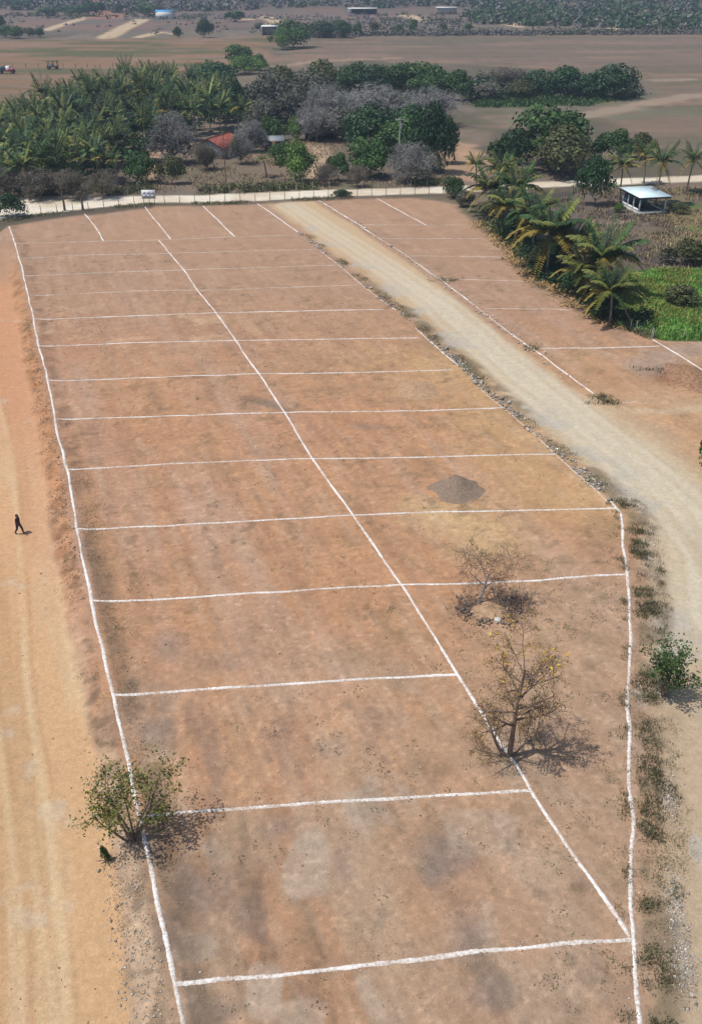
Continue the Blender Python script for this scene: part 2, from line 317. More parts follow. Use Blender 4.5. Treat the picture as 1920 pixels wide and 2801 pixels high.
def mat(name, col, rough=.85, var=.18, scale=6.0, spec=.2, bump=0.0, island=False, trans=0.0, metal=0.0, col2=None, objvar=False):
    """Procedural: base colour broken by noise (and by a random tone per loose piece for leaves)."""
    m, t, p = new_mat(name)
    p.inputs['Roughness'].default_value = rough; p.inputs['Specular IOR Level'].default_value = spec; p.inputs['Metallic'].default_value = metal
    tc = t.nodes.new('ShaderNodeTexCoord'); nz = t.nodes.new('ShaderNodeTexNoise'); nz.inputs['Scale'].default_value = scale; nz.inputs['Detail'].default_value = 4
    t.links.new(tc.outputs['Object'], nz.inputs['Vector'])
    rp = t.nodes.new('ShaderNodeValToRGB')
    c2 = col2 or tuple(min(1, v * (1 + var * 1.4)) for v in col)
    rp.color_ramp.elements[0].position = .3; rp.color_ramp.elements[1].position = .7
    rp.color_ramp.elements[0].color = tuple(v * (1 - var) for v in col) + (1,); rp.color_ramp.elements[1].color = tuple(c2) + (1,)
    t.links.new(nz.outputs['Fac'], rp.inputs['Fac']); out = rp.outputs['Color']
    if island:
        ge = t.nodes.new('ShaderNodeNewGeometry'); oi = t.nodes.new('ShaderNodeObjectInfo')
        mr = t.nodes.new('ShaderNodeMapRange'); mr.inputs[3].default_value = .55; mr.inputs[4].default_value = 1.5
        t.links.new(ge.outputs['Random Per Island'], mr.inputs[0])
        mo = t.nodes.new('ShaderNodeMapRange'); mo.inputs[3].default_value = .75; mo.inputs[4].default_value = 1.25
        t.links.new(oi.outputs['Random'], mo.inputs[0])
        mm = t.nodes.new('ShaderNodeMath'); mm.operation = 'MULTIPLY'; t.links.new(mr.outputs[0], mm.inputs[0]); t.links.new(mo.outputs[0], mm.inputs[1])
        vm = t.nodes.new('ShaderNodeVectorMath'); vm.operation = 'SCALE'; t.links.new(out, vm.inputs[0]); t.links.new(mm.outputs[0], vm.inputs['Scale']); out = vm.outputs[0]
    if objvar:
        oi = t.nodes.new('ShaderNodeObjectInfo'); mo = t.nodes.new('ShaderNodeMapRange'); mo.inputs[3].default_value = .55; mo.inputs[4].default_value = 1.7
        t.links.new(oi.outputs['Random'], mo.inputs[0]); vm = t.nodes.new('ShaderNodeVectorMath'); vm.operation = 'SCALE'; t.links.new(out, vm.inputs[0]); t.links.new(mo.outputs[0], vm.inputs['Scale']); out = vm.outputs[0]
    t.links.new(out, p.inputs['Base Color'])
    if bump:
        b = t.nodes.new('ShaderNodeBump'); b.inputs['Strength'].default_value = bump; b.inputs['Distance'].default_value = .05
        t.links.new(nz.outputs['Fac'], b.inputs['Height']); t.links.new(b.outputs[0], p.inputs['Normal'])
    if trans:
        tr = t.nodes.new('ShaderNodeBsdfTranslucent'); mx = t.nodes.new('ShaderNodeMixShader'); mx.inputs[0].default_value = trans
        t.links.new(out, tr.inputs['Color']); t.links.new(p.outputs[0], mx.inputs[1]); t.links.new(tr.outputs[0], mx.inputs[2])
        t.links.new(mx.outputs[0], t.nodes['Material Output'].inputs['Surface'])
    return m

def ground_material():
    m, t, p = new_mat('earth')
    p.inputs['Roughness'].default_value = .95; p.inputs['Specular IOR Level'].default_value = .1
    at_ = t.nodes.new('ShaderNodeAttribute'); at_.attribute_name = 'tone'
    tc = t.nodes.new('ShaderNodeTexCoord')
    n1 = t.nodes.new('ShaderNodeTexNoise'); n1.inputs['Scale'].default_value = 2.6; n1.inputs['Detail'].default_value = 9; n1.inputs['Roughness'].default_value = .78
    n2 = t.nodes.new('ShaderNodeTexNoise'); n2.inputs['Scale'].default_value = 11; n2.inputs['Detail'].default_value = 5
    t.links.new(tc.outputs['Object'], n1.inputs['Vector']); t.links.new(tc.outputs['Object'], n2.inputs['Vector'])
    a = t.nodes.new('ShaderNodeMapRange'); a.inputs[1].default_value = .28; a.inputs[2].default_value = .72; a.inputs[3].default_value = .80; a.inputs[4].default_value = 1.18; t.links.new(n1.outputs['Fac'], a.inputs[0])
    b = t.nodes.new('ShaderNodeMapRange'); b.inputs[1].default_value = .3; b.inputs[2].default_value = .7; b.inputs[3].default_value = .9; b.inputs[4].default_value = 1.1; t.links.new(n2.outputs['Fac'], b.inputs[0])
    mm = t.nodes.new('ShaderNodeMath'); mm.operation = 'MULTIPLY'; t.links.new(a.outputs[0], mm.inputs[0]); t.links.new(b.outputs[0], mm.inputs[1])
    v = t.nodes.new('ShaderNodeVectorMath'); v.operation = 'SCALE'; t.links.new(at_.outputs['Color'], v.inputs[0]); t.links.new(mm.outputs[0], v.inputs['Scale'])
    t.links.new(v.outputs[0], p.inputs['Base Color'])
    bp = t.nodes.new('ShaderNodeBump'); bp.inputs['Strength'].default_value = .8; bp.inputs['Distance'].default_value = .10
    t.links.new(n1.outputs['Fac'], bp.inputs['Height']); t.links.new(bp.outputs[0], p.inputs['Normal'])
    return m

M = {}
M['earth'] = ground_material()
def chalk_mat(name, a, b, lo, hi, scale):
    """Lime powder scuffed into the soil: patches of earth show through."""
    m, t, p = new_mat(name); p.inputs['Roughness'].default_value = .95; p.inputs['Specular IOR Level'].default_value = .1
    tc = t.nodes.new('ShaderNodeTexCoord'); nz = t.nodes.new('ShaderNodeTexNoise'); nz.inputs['Scale'].default_value = scale; nz.inputs['Detail'].default_value = 9; nz.inputs['Roughness'].default_value = .7
    n2 = t.nodes.new('ShaderNodeTexNoise'); n2.inputs['Scale'].default_value = .45; n2.inputs['Detail'].default_value = 3
    t.links.new(tc.outputs['Object'], nz.inputs['Vector']); t.links.new(tc.outputs['Object'], n2.inputs['Vector'])
    ad = t.nodes.new('ShaderNodeMath'); ad.operation = 'MULTIPLY_ADD'; ad.inputs[1].default_value = .55; t.links.new(n2.outputs['Fac'], ad.inputs[0]); t.links.new(nz.outputs['Fac'], ad.inputs[2])
    rp = t.nodes.new('ShaderNodeValToRGB'); e = rp.color_ramp.elements; e[0].position = lo; e[0].color = a + (1,); e[1].position = hi; e[1].color = b + (1,)
    t.links.new(ad.outputs[0], rp.inputs['Fac']); t.links.new(rp.outputs['Color'], p.inputs['Base Color']); return m
M['chalk'] = chalk_mat('chalk', (.42, .32, .25), (.80, .79, .78), .62, .92, 7.0)
M['chalk_dusty'] = chalk_mat('chalk_dusty', (.36, .27, .20), (.66, .58, .52), .62, 1.0, 3.0)
M['bark'] = mat('bark', (.17, .13, .11), .9, .3, 8, .1, .5)
M['bark_grey'] = mat('bark_grey', (.24, .21, .20), .9, .25, 8, .1, .4)
M['twig'] = mat('twig', (.19, .14, .11), .9, .3, 6, .1)
M['twig_grey'] = mat('twig_grey', (.225, .22, .215), .9, .3, 2, .1)
M['twig_brown'] = mat('twig_brown', (.165, .14, .115), .9, .3, 2, .1)
M['leaf_dark'] = mat('leaf_dark', (.030, .074, .025), .55, .3, .6, .3, island=True, trans=.15)
M['leaf_green'] = mat('leaf_green', (.052, .108, .028), .55, .3, .6, .3, island=True, trans=.2)
M['leaf_bright'] = mat('leaf_bright', (.075, .135, .026), .55, .3, .6, .3, island=True, trans=.2)
M['leaf_olive'] = mat('leaf_olive', (.085, .095, .040), .65, .3, .6, .2, island=True, trans=.15)
M['leaf_grey'] = mat('leaf_grey', (.125, .125, .098), .75, .3, .6, .15, island=True, trans=.1)
M['leaf_yellow'] = mat('leaf_yellow', (.205, .20, .055), .6, .3, .8, .2, island=True, trans=.2)
M['petal'] = mat('petal', (.50, .33, .02), .6, .2, 3, .2, island=True, trans=.2)
M['dry_leaf'] = mat('dry_leaf', (.27, .18, .08), .8, .3, 3, .1, island=True)
M['frond'] = mat('frond', (.044, .090, .027), .5, .35, .8, .4, trans=.2, objvar=True)
M['frond_light'] = mat('frond_light', (.155, .175, .042), .5, .35, .8, .35, trans=.2, objvar=True)
M['frond_yellow'] = mat('frond_yellow', (.32, .25, .06), .6, .3, .8, .25, trans=.2)
M['frond_dead'] = mat('frond_dead', (.20, .145, .085), .85, .3, .8, .1)
M['palm_bark'] = mat('palm_bark', (.23, .20, .17), .9, .3, 5, .1, .5)
M['grass'] = mat('grass', (.15, .285, .06), .6, .3, .35, .2, island=True, trans=.2)
M['weed'] = mat('weed', (.15, .148, .082), .8, .35, .5, .1, island=True)
M['straw'] = mat('straw', (.27, .21, .135), .85, .35, .5, .1, island=True)
M['stone'] = mat('stone', (.42, .385, .34), .9, .3, 3, .2, .3, island=True)
M['clod'] = mat('clod', (.37, .24, .15), .95, .35, 3, .1, .3, island=True)
M['sand_grey'] = mat('sand_grey', (.215, .158, .118), .95, .2, 5, .1, .5)
M['sand_brown'] = mat('sand_brown', (.36, .235, .145), .95, .2, 4, .1, .5)
M['earth_red'] = mat('earth_red', (.25, .145, .09), .95, .3, 3, .1, .6)
M['plaster'] = mat('plaster', (.52, .51, .48), .85, .15, 2, .2)
M['plaster_grey'] = mat('plaster_grey', (.33, .31, .29), .9, .2, 2, .2)
M['white'] = mat('white', (.72, .72, .72), .6, .08, 2, .3)
M['tile_red'] = mat('tile_red', (.22, .068, .05), .8, .45, 1.5, .2)
M['roof_blue'] = mat('roof_blue', (.64, .78, .84), .45, .08, 1.2, .4)
M['blue_paint'] = mat('blue_paint', (.05, .30, .62), .5, .15, 1.2, .4)
M['tin'] = mat('tin', (.26, .28, .30), .5, .2, 2, .4)
M['tarp'] = mat('tarp', (.10, .17, .24), .6, .25, 2, .3)
M['concrete'] = mat('concrete', (.40, .39, .37), .9, .15, 3, .2)
M['dark'] = mat('dark', (.035, .033, .032), .8, .2, 3, .2)
M['wood'] = mat('wood', (.12, .09, .07), .85, .3, 6, .1)
M['wood_pale'] = mat('wood_pale', (.42, .38, .32), .85, .25, 6, .1)
M['wire'] = mat('wire', (.18, .17, .16), .6, .1, 5, .3)
M['red_paint'] = mat('red_paint', (.36, .035, .06), .4, .2, 2, .5)
M['glass'] = mat('glass', (.03, .04, .05), .1, .1, 2, .6)
M['tyre'] = mat('tyre', (.025, .025, .025), .85, .2, 4, .2)
M['grey_blue'] = mat('grey_blue', (.12, .13, .17), .6, .2, 2, .3)
M['sign_ink'] = mat('sign_ink', (.50, .55, .64), .6, .1, 2, .3)

# ------------------------------------------------------------------ mesh helpers
def mesh_np(name, V, Fs, m=None, smooth=False, midx=None, mats=None):
    """V (N,3); Fs: list of int arrays (k,3) or (k,4)."""
    V = np.ascontiguousarray(V, np.float32); me = bpy.data.meshes.new(name)
    Fs = [np.asarray(f, np.int32) for f in Fs if len(f)]
    tot = np.concatenate([np.full(len(f), f.shape[1], np.int32) for f in Fs]); li = np.concatenate([f.ravel() for f in Fs])
    me.vertices.add(len(V)); me.vertices.foreach_set('co', V.ravel())
    me.loops.add(len(li)); me.loops.foreach_set('vertex_index', li)
    me.polygons.add(len(tot)); st = np.zeros(len(tot), np.int32); st[1:] = np.cumsum(tot)[:-1]
    me.polygons.foreach_set('loop_start', st); me.polygons.foreach_set('loop_total', tot)
    if smooth: me.polygons.foreach_set('use_smooth', np.ones(len(tot), bool))
    for mm in (mats or [m]):
        if mm is not None: me.materials.append(mm)
    if midx is not None: me.polygons.foreach_set('material_index', np.asarray(midx, np.int32))
    me.update(); me.validate(); return me

class Geo:
    def __init__(s): s.V = []; s.F = {3: [], 4: []}; s.n = 0
    def add(s, V, F):
        V = np.asarray(V, float); F = np.asarray(F, int)
        s.V.append(V); s.F[F.shape[1]].append(F + s.n); s.n += len(V); return s
    def box(s, c, d, rz=0.0, tilt=None):
        k = np.array([[-1, -1, -1], [1, -1, -1], [1, 1, -1], [-1, 1, -1], [-1, -1, 1], [1, -1, 1], [1, 1, 1], [-1, 1, 1]], float) * np.array(d) / 2
        if tilt: k[:, 2] += k[:, 0] * tilt[0] + k[:, 1] * tilt[1]
        cz, sz = math.cos(rz), math.sin(rz); k = np.stack([k[:, 0] * cz - k[:, 1] * sz, k[:, 0] * sz + k[:, 1] * cz, k[:, 2]], 1) + np.array(c)
        return s.add(k, [[0, 3, 2, 1], [4, 5, 6, 7], [0, 1, 5, 4], [1, 2, 6, 5], [2, 3, 7, 6], [3, 0, 4, 7]])
    def tubes(s, P0, P1, A, B, n=5):
        V, F = tubes(P0, P1, A, B, n); return s.add(V, F)
    def mesh(s, name, m=None, smooth=False):
        return mesh_np(name, np.vstack(s.V), [np.vstack(s.F[k]) for k in (3, 4) if s.F[k]], m, smooth)

def tubes(P0, P1, A, B, n=5):
    P0 = np.atleast_2d(np.asarray(P0, float)); P1 = np.atleast_2d(np.asarray(P1, float)); A = np.broadcast_to(np.asarray(A, float), (len(P0),)); B = np.broadcast_to(np.asarray(B, float), (len(P0),))
    d = P1 - P0; d = d / (np.linalg.norm(d, axis=1, keepdims=True) + 1e-9)
    up = np.where(np.abs(d[:, 2:3]) > .9, [[1., 0, 0]], [[0., 0, 1]])
    a = np.cross(d, up); a /= np.linalg.norm(a, axis=1, keepdims=True) + 1e-9; b = np.cross(d, a)
    th = np.arange(n) * 2 * math.pi / n; cs, sn = np.cos(th), np.sin(th)
    ring = a[:, None, :] * cs[None, :, None] + b[:, None, :] * sn[None, :, None]
    V = np.concatenate([P0[:, None] + ring * A[:, None, None], P1[:, None] + ring * B[:, None, None]], 1).reshape(-1, 3)
    k = np.arange(n); k2 = (k + 1) % n; q = np.stack([k, k2, n + k2, n + k], 1)
    F = (np.arange(len(P0))[:, None, None] * 2 * n + q[None]).reshape(-1, 4)
    return V, F

def leaves(C, N, size, rng, aspect=.6):
    """One bent-free quad per leaf clump at C facing N."""
    n = len(C); N = N / (np.linalg.norm(N, axis=1, keepdims=True) + 1e-9)
    t = rng.normal(size=(n, 3)); a = np.cross(N, t); a /= np.linalg.norm(a, axis=1, keepdims=True) + 1e-9; b = np.cross(N, a)
    sz = np.broadcast_to(size, (n,))[:, None] * rng.uniform(.6, 1.3, (n, 1))
    a = a * sz * .5; b = b * sz * .5 * aspect
    V = np.stack([C - a, C + b * 1.0, C + a, C - b], 1).reshape(-1, 3)
    F = np.arange(n * 4).reshape(n, 4); return V, F

def link(o, parent=None):
    COL.objects.link(o)
    if parent is not None: o.parent = parent
    return o

def obj(name, me, parent=None, loc=(0, 0, 0), rz=0.0, scale=None):
    o = bpy.data.objects.new(name, me); link(o, parent); o.location = loc; o.rotation_euler = (0, 0, rz)
    if scale is not None: o.scale = scale
    return o

def tag(o, label, cat, group=None):
    o['label'] = label; o['category'] = cat
    if group: o['group'] = group
    return o

def thing(name, label, cat, loc, rz=0.0, group=None):
    o = bpy.data.objects.new(name, None); o.empty_display_size = .3; link(o); o.location = loc; o.rotation_euler = (0, 0, rz)
    return tag(o, label, cat, group)

def gz(p): return float(ground_z(np.array([p[0]]), np.array([p[1]]))[0])
def on(p, dz=0.0): return (float(p[0]), float(p[1]), gz(p) + dz)

# ------------------------------------------------------------------ the ground, cut into its pieces
def build_ground():
    dep = np.radians(np.concatenate([np.linspace(62.5, 40, 300), np.linspace(39.94, 20, 330), np.linspace(19.94, 2.6, 300)]))
    D = H / np.tan(dep); D = np.concatenate([[-120, -70, -30, -5, 8, 14], D, [860, 900, 950, 1000, 1080, 1180, 1300, 1450, 1700, 2100, 2700, 3400]])
    D = np.unique(D)
    hw = .385 * (np.maximum(D, 12) * CP + H * SP)
    t = np.concatenate([[-8, -6, -4.5, -3.4, -2.6, -2, -1.6, -1.35], np.linspace(-1.18, 1.18, 360), [1.35, 1.6, 2, 2.6, 3.4, 4.5, 6, 8]])
    X = hw[:, None] * t[None]; Y = np.repeat(D[:, None], len(t), 1)
    nr, nc = X.shape; x = X.ravel(); y = Y.ravel(); z = ground_z(x, y)
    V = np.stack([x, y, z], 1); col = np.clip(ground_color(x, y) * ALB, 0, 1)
    i = np.arange(nr - 1)[:, None] * nc + np.arange(nc - 1)[None]; F = np.stack([i, i + 1, i + nc + 1, i + nc], 2).reshape(-1, 4)
    fx = x[F].mean(1); fy = y[F].mean(1)
    s = sdx(xLB, fx, fy); r = sdx(xRB, fx, fy); rl = sdx(xRL, fx, fy)
    zone = np.zeros(len(F), int)
    zone[(poly_sd(fx, fy, FIELD_R) < 0)] = 5; zone[(poly_sd(fx, fy, FIELD_L) < 0)] = 6
    zone[fy > 900] = 7
    zone[poly_sd(fx, fy, GREEN) < 0] = 4
    zone[(s < -2.1) & (fy < 138) & (s > -60)] = 1
    topy = np.interp(fx, LOT_EDGE_TOP[:, 0], LOT_EDGE_TOP[:, 1])
    zone[(r > 1.2) & (fy < topy) & (((rl < -1.1) & (fy > RL[-1, 1])) | ((fy <= RL[-1, 1]) & (fx < np.interp(fy, PALE[::-1, 1], PALE[::-1, 0]) + 6)))] = 2
    zone[(fy > yRN(fx)) & (fy < yRF(fx)) & (np.abs(fx) < 130)] = 3
    names = ['ground', 'dirt_road', 'access_road', 'gravel_road', 'meadow', 'far_field', 'near_field', 'hillside']
    for k, nm in enumerate(names):
        sel = F[zone == k]
        if not len(sel): continue
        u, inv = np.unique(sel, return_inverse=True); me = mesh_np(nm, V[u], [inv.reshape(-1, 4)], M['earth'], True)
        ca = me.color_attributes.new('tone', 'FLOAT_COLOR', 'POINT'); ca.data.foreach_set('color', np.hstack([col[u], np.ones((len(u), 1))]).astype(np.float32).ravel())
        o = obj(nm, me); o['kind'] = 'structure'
build_ground()

# ------------------------------------------------------------------ white lime lines
def chalk_line(P, wid, m, label, seed, step=None, ends=True):
    rng = np.random.default_rng(seed); P = np.asarray(P); seg = np.hypot(*np.diff(P, axis=0).T); L = np.concatenate([[0], np.cumsum(seg)])
    ym = P[:, 1].mean(); step = step or (.11 if ym < 45 else .2 if ym < 80 else .4)
    n = max(8, int(L[-1] / step)); tt = np.linspace(0, L[-1], n)
    x = np.interp(tt, L, P[:, 0]); y = np.interp(tt, L, P[:, 1])
    tx = np.gradient(x); ty = np.gradient(y); q = np.hypot(tx, ty); nx, ny = -ty / q, tx / q
    wv = (vnoise(tt / 2.2, np.full(n, seed * 1.7), 5) - .5) * .16 + (vnoise(tt / 9, np.full(n, seed * 2.3), 6) - .5) * .30
    x = x + nx * wv; y = y + ny * wv
    ww = wid * .40 * (.82 + .32 * vnoise(tt / .35, np.full(n, seed * 3.1), 7) + .42 * (vnoise(tt / 2.5, np.full(n, seed + .5), 8) - .4))
    ww = ww * np.where(rng.random(n) < .04, .6, 1.0)
    ww[0] = ww[-1] = wid * .12
    offs = np.array([-1, -.62, 0, .62, 1.0]); hs = np.array([-.03, .035, .052, .035, -.03])
    V = []
    for o_, h_ in zip(offs, hs):
        jit = 1 + .42 * (rng.random(n) - .5)
        xx = x + nx * ww * o_ * jit; yy = y + ny * ww * o_ * jit
        V.append(np.stack([xx, yy, ground_z(xx, yy) + h_ * (.8 + .5 * rng.random(n))], 1))
    V = np.stack(V, 1).reshape(-1, 3)
    i = np.arange(n - 1)[:, None] * 5 + np.arange(4)[None]; F = np.stack([i, i + 1, i + 6, i + 5], 2).reshape(-1, 4)
    o = obj('lime_line', mesh_np('lime_line', V, [F], m)); return tag(o, label, 'lime line', 'white lime lines marking the plots')

C_, CD = M['chalk'], M['chalk_dusty']
chalk_line(LB[1:-1], .30, C_, 'long white lime line along the left edge of the plots beside the sandy road', 1)
chalk_line(CL, .28, C_, 'long white lime line running diagonally up the middle of the plots', 2)
chalk_line(RB[16:-1], .30, C_, 'white lime line along the weedy right edge of the near plots', 3)
for k, (a, b, wd, lb) in enumerate([(0, 3, .30, 'uppermost stretch, just below the pale crossroad'), (3, 8, .26, 'second stretch from the top, half buried in rubble'), (8, 11, .26, 'third stretch from the top'), (11, 17, .20, 'lowest stretch, broken up by rubble')]):
    chalk_line(RB[a:b], wd, C_ if k in (0, 2) else CD, 'lime line left of the grey road, ' + lb, 10 + k)
for k, (a, b, lb) in enumerate([(0, 4, 'uppermost stretch'), (4, 5, ''), (6, 8, 'middle stretch by two small weed clumps'), (8, 12, 'lowest stretch, ending at the green weeds')]):
    if b - a > 1: chalk_line(RL[a:b], .30, C_, 'lime line right of the grey road, ' + lb, 20 + k)
chalk_line(RL[3:6], .22, CD, 'dusty lime line right of the grey road, below its uppermost stretch', 29)
ROWS = [[(38, 553), (240, 547), (388, 543.5), (535, 538), (680, 534)], [(48, 588), (150, 580), (386, 575), (581, 569), (722, 566)], [(52, 627), (300, 616), (440, 612), (581, 608), (766, 602)],
        [(64, 672), (300, 661), (470, 658), (581, 655), (816, 647)], [(77, 726), (300, 717), (490, 710), (581, 708), (872, 702)], [(88, 788), (300, 779), (545, 773), (581, 772), (952, 767)],
        [(108, 865), (350, 856), (581, 848), (800, 845), (1028, 839)], [(127, 955), (350, 945), (581, 938), (800, 935), (1140, 926)], [(151, 1067), (400, 1053), (581, 1046), (712, 1041), (900, 1038), (1262, 1030)],
        [(178, 1203), (400, 1192), (581, 1181), (800, 1168), (1000, 1161), (1200, 1158), (1398, 1154)], [(209, 1370), (400, 1357), (581, 1345), (910, 1327), (1150, 1319), (1425, 1306)],
        [(256, 1580), (420, 1568), (581, 1557), (820, 1543), (1037, 1531)], [(322, 1857), (420, 1846), (581, 1833), (800, 1818), (1000, 1807), (1206, 1796)], [(398, 2238), (581, 2221), (800, 2192), (1000, 2168), (1200, 2150), (1434, 2130)]]
def ordinal(n):
    one = ['', 'first', 'second', 'third', 'fourth', 'fifth', 'sixth', 'seventh', 'eighth', 'ninth', 'tenth', 'eleventh', 'twelfth', 'thirteenth', 'fourteenth', 'fifteenth', 'sixteenth', 'seventeenth', 'eighteenth', 'nineteenth', 'twentieth']
    return one[n] if n <= 20 else 'twenty-' + one[n - 20] if n < 30 else 'thirtieth'
ORD = ['first', 'second', 'third', 'fourth', 'fifth', 'sixth', 'seventh', 'eighth', 'ninth', 'tenth', 'eleventh', 'twelfth', 'thirteenth', 'fourteenth']
for k, P in enumerate(ROWS):
    n_ = 13 - k
    chalk_line(pts(P), [.17, .19, .20, .20, .20, .20, .20, .21, .22, .24, .26, .27, .28, .30][k], CD if k < 4 else C_, f'white lime row line across the plots, {ORD[n_]} from the bottom', 40 + k)
for k, (P, lb) in enumerate([([(193, 485), (215, 512), (238, 547)], 'leftmost of three short ones below the crossroad'), ([(328, 469), (358, 505), (388, 543)], 'middle of three short ones below the crossroad'), ([(461, 467), (500, 503), (535, 538)], 'rightmost of three short ones below the crossroad')]):
    chalk_line(pts(P), .30, C_, 'lime line between top plots, ' + lb, 60 + k)
RROWS = [([(822, 510), (950, 511), (1072, 511)], 'topmost and faintest'), ([(855, 542), (980, 542), (1105, 541)], 'second from the top, faint'), ([(923, 581), (1040, 582), (1146, 584)], 'third from the top'), ([(988, 631), (1100, 633), (1216, 638)], 'fourth from the top'), ([(1104, 698), (1200, 699), (1240, 698), (1299, 700)], 'fifth from the top'), ([(1210, 788), (1350, 788), (1498, 783)], 'lowest')]
for k, (P, lb) in enumerate(RROWS):
    chalk_line(pts(P), [.15, .17, .20, .20, .22, .26][k], CD if k < 5 else C_, 'lime row line across the plots right of the grey road, ' + lb, 70 + k)
chalk_line(RL[4:7], .22, CD, 'dusty scuffed lime line right of the grey road between two cleaner stretches', 30)
chalk_line(RL[7:9], .24, CD, 'dusty lime line right of the grey road, just above its lowest stretch', 31)
chalk_line(pts([(854, 450), (910, 481), (967, 512)]), .26, C_, 'short slanting lime line inside the topmost plots right of the grey road', 80)
chalk_line(pts([(1479, 766), (1530, 797), (1593, 836), (1640, 866)]), .32, C_, 'slanting lime line below the bright green grass at the right edge', 81)
chalk_line(pts([(1400, 912), (1440, 908), (1470, 912)]), .25, CD, 'short faint lime streak beside the weeds at the road bend', 82)

# ------------------------------------------------------------------ plants: skeletons, crowns, palms
def skeleton(rng, base, direc, length, rad, levels, kids=(4, 6), spread=.8, up=.25, wig=.18, shrink=.62, first=.35, segs=4, wig0=None, kids0=None):
    """Branching skeleton; returns P0, P1, r0, r1 and the tips."""
    P0, P1, A, B, tips = [], [], [], [], []
    def grow(p, d, L, r, lev):
        d = d / np.linalg.norm(d); joints = [p]; n = segs if lev < 2 else 3
        for k in range(n):
            d = d + rng.normal(size=3) * (wig0 if wig0 is not None and lev == 0 else wig) + np.array([0, 0, up * .3]); d /= np.linalg.norm(d)
            q = joints[-1] + d * L / n
            P0.append(joints[-1]); P1.append(q); A.append(r * (1 - .6 * k / n)); B.append(r * (1 - .6 * (k + 1) / n)); joints.append(q)
        if lev >= levels: tips.append(joints[-1]); tips.append((joints[-1] + joints[-2]) / 2); return
        nk = rng.integers(kids[0], kids[1] + 1) if (kids0 is None or lev) else kids0
        for k in range(nk):
            f = first + (1 - first) * (k + rng.random() * .8) / nk; f = min(f, .99) * n; j = int(f); q = joints[j] + (joints[j + 1] - joints[j]) * (f - j)
            nd = rng.normal(size=3); nd -= d * nd.dot(d); nd /= np.linalg.norm(nd)
            grow(q, d * (1 - spread * .5) + nd * spread + np.array([0, 0, up]), L * shrink * rng.uniform(.7, 1.15), r * (1 - .6 * f / n) * .62, lev + 1)
        tips.append(joints[-1])
    grow(np.array(base, float), np.array(direc, float), length, rad, 0)
    return np.array(P0), np.array(P1), np.array(A), np.array(B), np.array(tips)

def crown(seed, n, size, m, lobes=11, squash=.8, name='crown', fill=.35, aspect=.75):
    """Unit crown (radius about 1, base at z = 0): leaf clumps over uneven lobes."""
    rng = np.random.default_rng(seed); C = []; R = []
    for k in range(lobes):
        a = rng.random() * 6.283; rr = math.sqrt(rng.random()) * .78; zz = .34 + rng.random() * .85 * (1.1 - rr)
        C.append((math.cos(a) * rr, math.sin(a) * rr, zz)); R.append(rng.uniform(.16, .46))
    C.append((0, 0, .7)); R.append(.55)
    C = np.array(C); R = np.array(R); k = rng.choice(len(C), n, p=R ** 2 / (R ** 2).sum())
    d = rng.normal(size=(n, 3)); d /= np.linalg.norm(d, axis=1, keepdims=True); d[:, 2] = np.where(rng.random(n) < .55, np.abs(d[:, 2]), d[:, 2])
    rad = np.where(rng.random(n) < fill, rng.random(n) ** .6, rng.uniform(.82, 1.12, n))
    P = C[k] + d * (R[k] * rad)[:, None]; P[:, 2] *= squash; P[:, 2] = np.maximum(P[:, 2], .02)
    V, F = leaves(P, d + rng.normal(size=(n, 3)) * .55 + np.array([0, 0, .3]), size, rng, aspect)
    V[:, :2] /= np.percentile(np.hypot(V[:, 0], V[:, 1]), 97); V[:, 2] = (V[:, 2] - V[:, 2].min()) / (np.percentile(V[:, 2], 99.5) - V[:, 2].min())
    return mesh_np(name, V, [F], m)

def trunk_mesh(seed, m):
    """Unit trunk with limbs reaching into a unit crown whose base is at z = 1 (trunk height 1)."""
    rng = np.random.default_rng(seed); g = Geo()
    p = np.zeros(3); js = [p]
    for k in range(4): p = p + np.array([rng.normal() * .05, rng.normal() * .05, .25]); js.append(p)
    js = np.array(js); r = np.linspace(.085, .05, 5); r[0] = .12
    g.tubes(js[:-1], js[1:], r[:-1], r[1:], 6)
    for k in range(6):
        a = k * 1.05 + rng.random() * .5; L = rng.uniform(.5, .9); q = js[4 if k > 2 else 3]
        m1 = q + np.array([math.cos(a) * L * .5, math.sin(a) * L * .5, .35]); m2 = m1 + np.array([math.cos(a) * L * .4, math.sin(a) * L * .4, .45])
        g.tubes([q, m1], [m1, m2], [.045, .028], [.028, .012], 4)
    return g.mesh('trunk', m)

def twig_crown(seed, m, n_main=11, levels=3, name='crown', thick=.015):
    """Unit bare crown of branches (radius about 1, base at z = 0)."""
    rng = np.random.default_rng(seed); g = Geo()
    for k in range(n_main):
        a = k * 6.283 / n_main + rng.random() * .6; tilt = rng.uniform(.25, 1.25)
        P0, P1, A, B, _ = skeleton(rng, (0, 0, 0), (math.cos(a) * tilt, math.sin(a) * tilt, .8), .82, thick * 2.4, levels, (5, 6), .85, .2, .2, .55, .2, 3)
        g.tubes(P0, P1, np.maximum(A, thick * .55), np.maximum(B, thick * .45), 3)
    return g.mesh(name, m)

CROWNS = {}
def get_crown(kind, v, far=False):
    key = (kind, v, far)
    if key not in CROWNS:
        CROWNS[key] = crown(hash((kind, v)) % 1 + 100 + v * 7 + len(CROWNS), 750 if far else 3400, .17 if far else .088, M[kind], lobes=9 + v * 2)
    return CROWNS[key]
TRUNKS = [trunk_mesh(200 + k, M['bark']) for k in range(3)] + [trunk_mesh(210, M['bark_grey'])]
TWIGS = {}
def get_twigs(mname, v):
    if (mname, v) not in TWIGS: TWIGS[(mname, v)] = twig_crown(300 + v * 3 + len(TWIGS), M[mname])
    return TWIGS[(mname, v)]

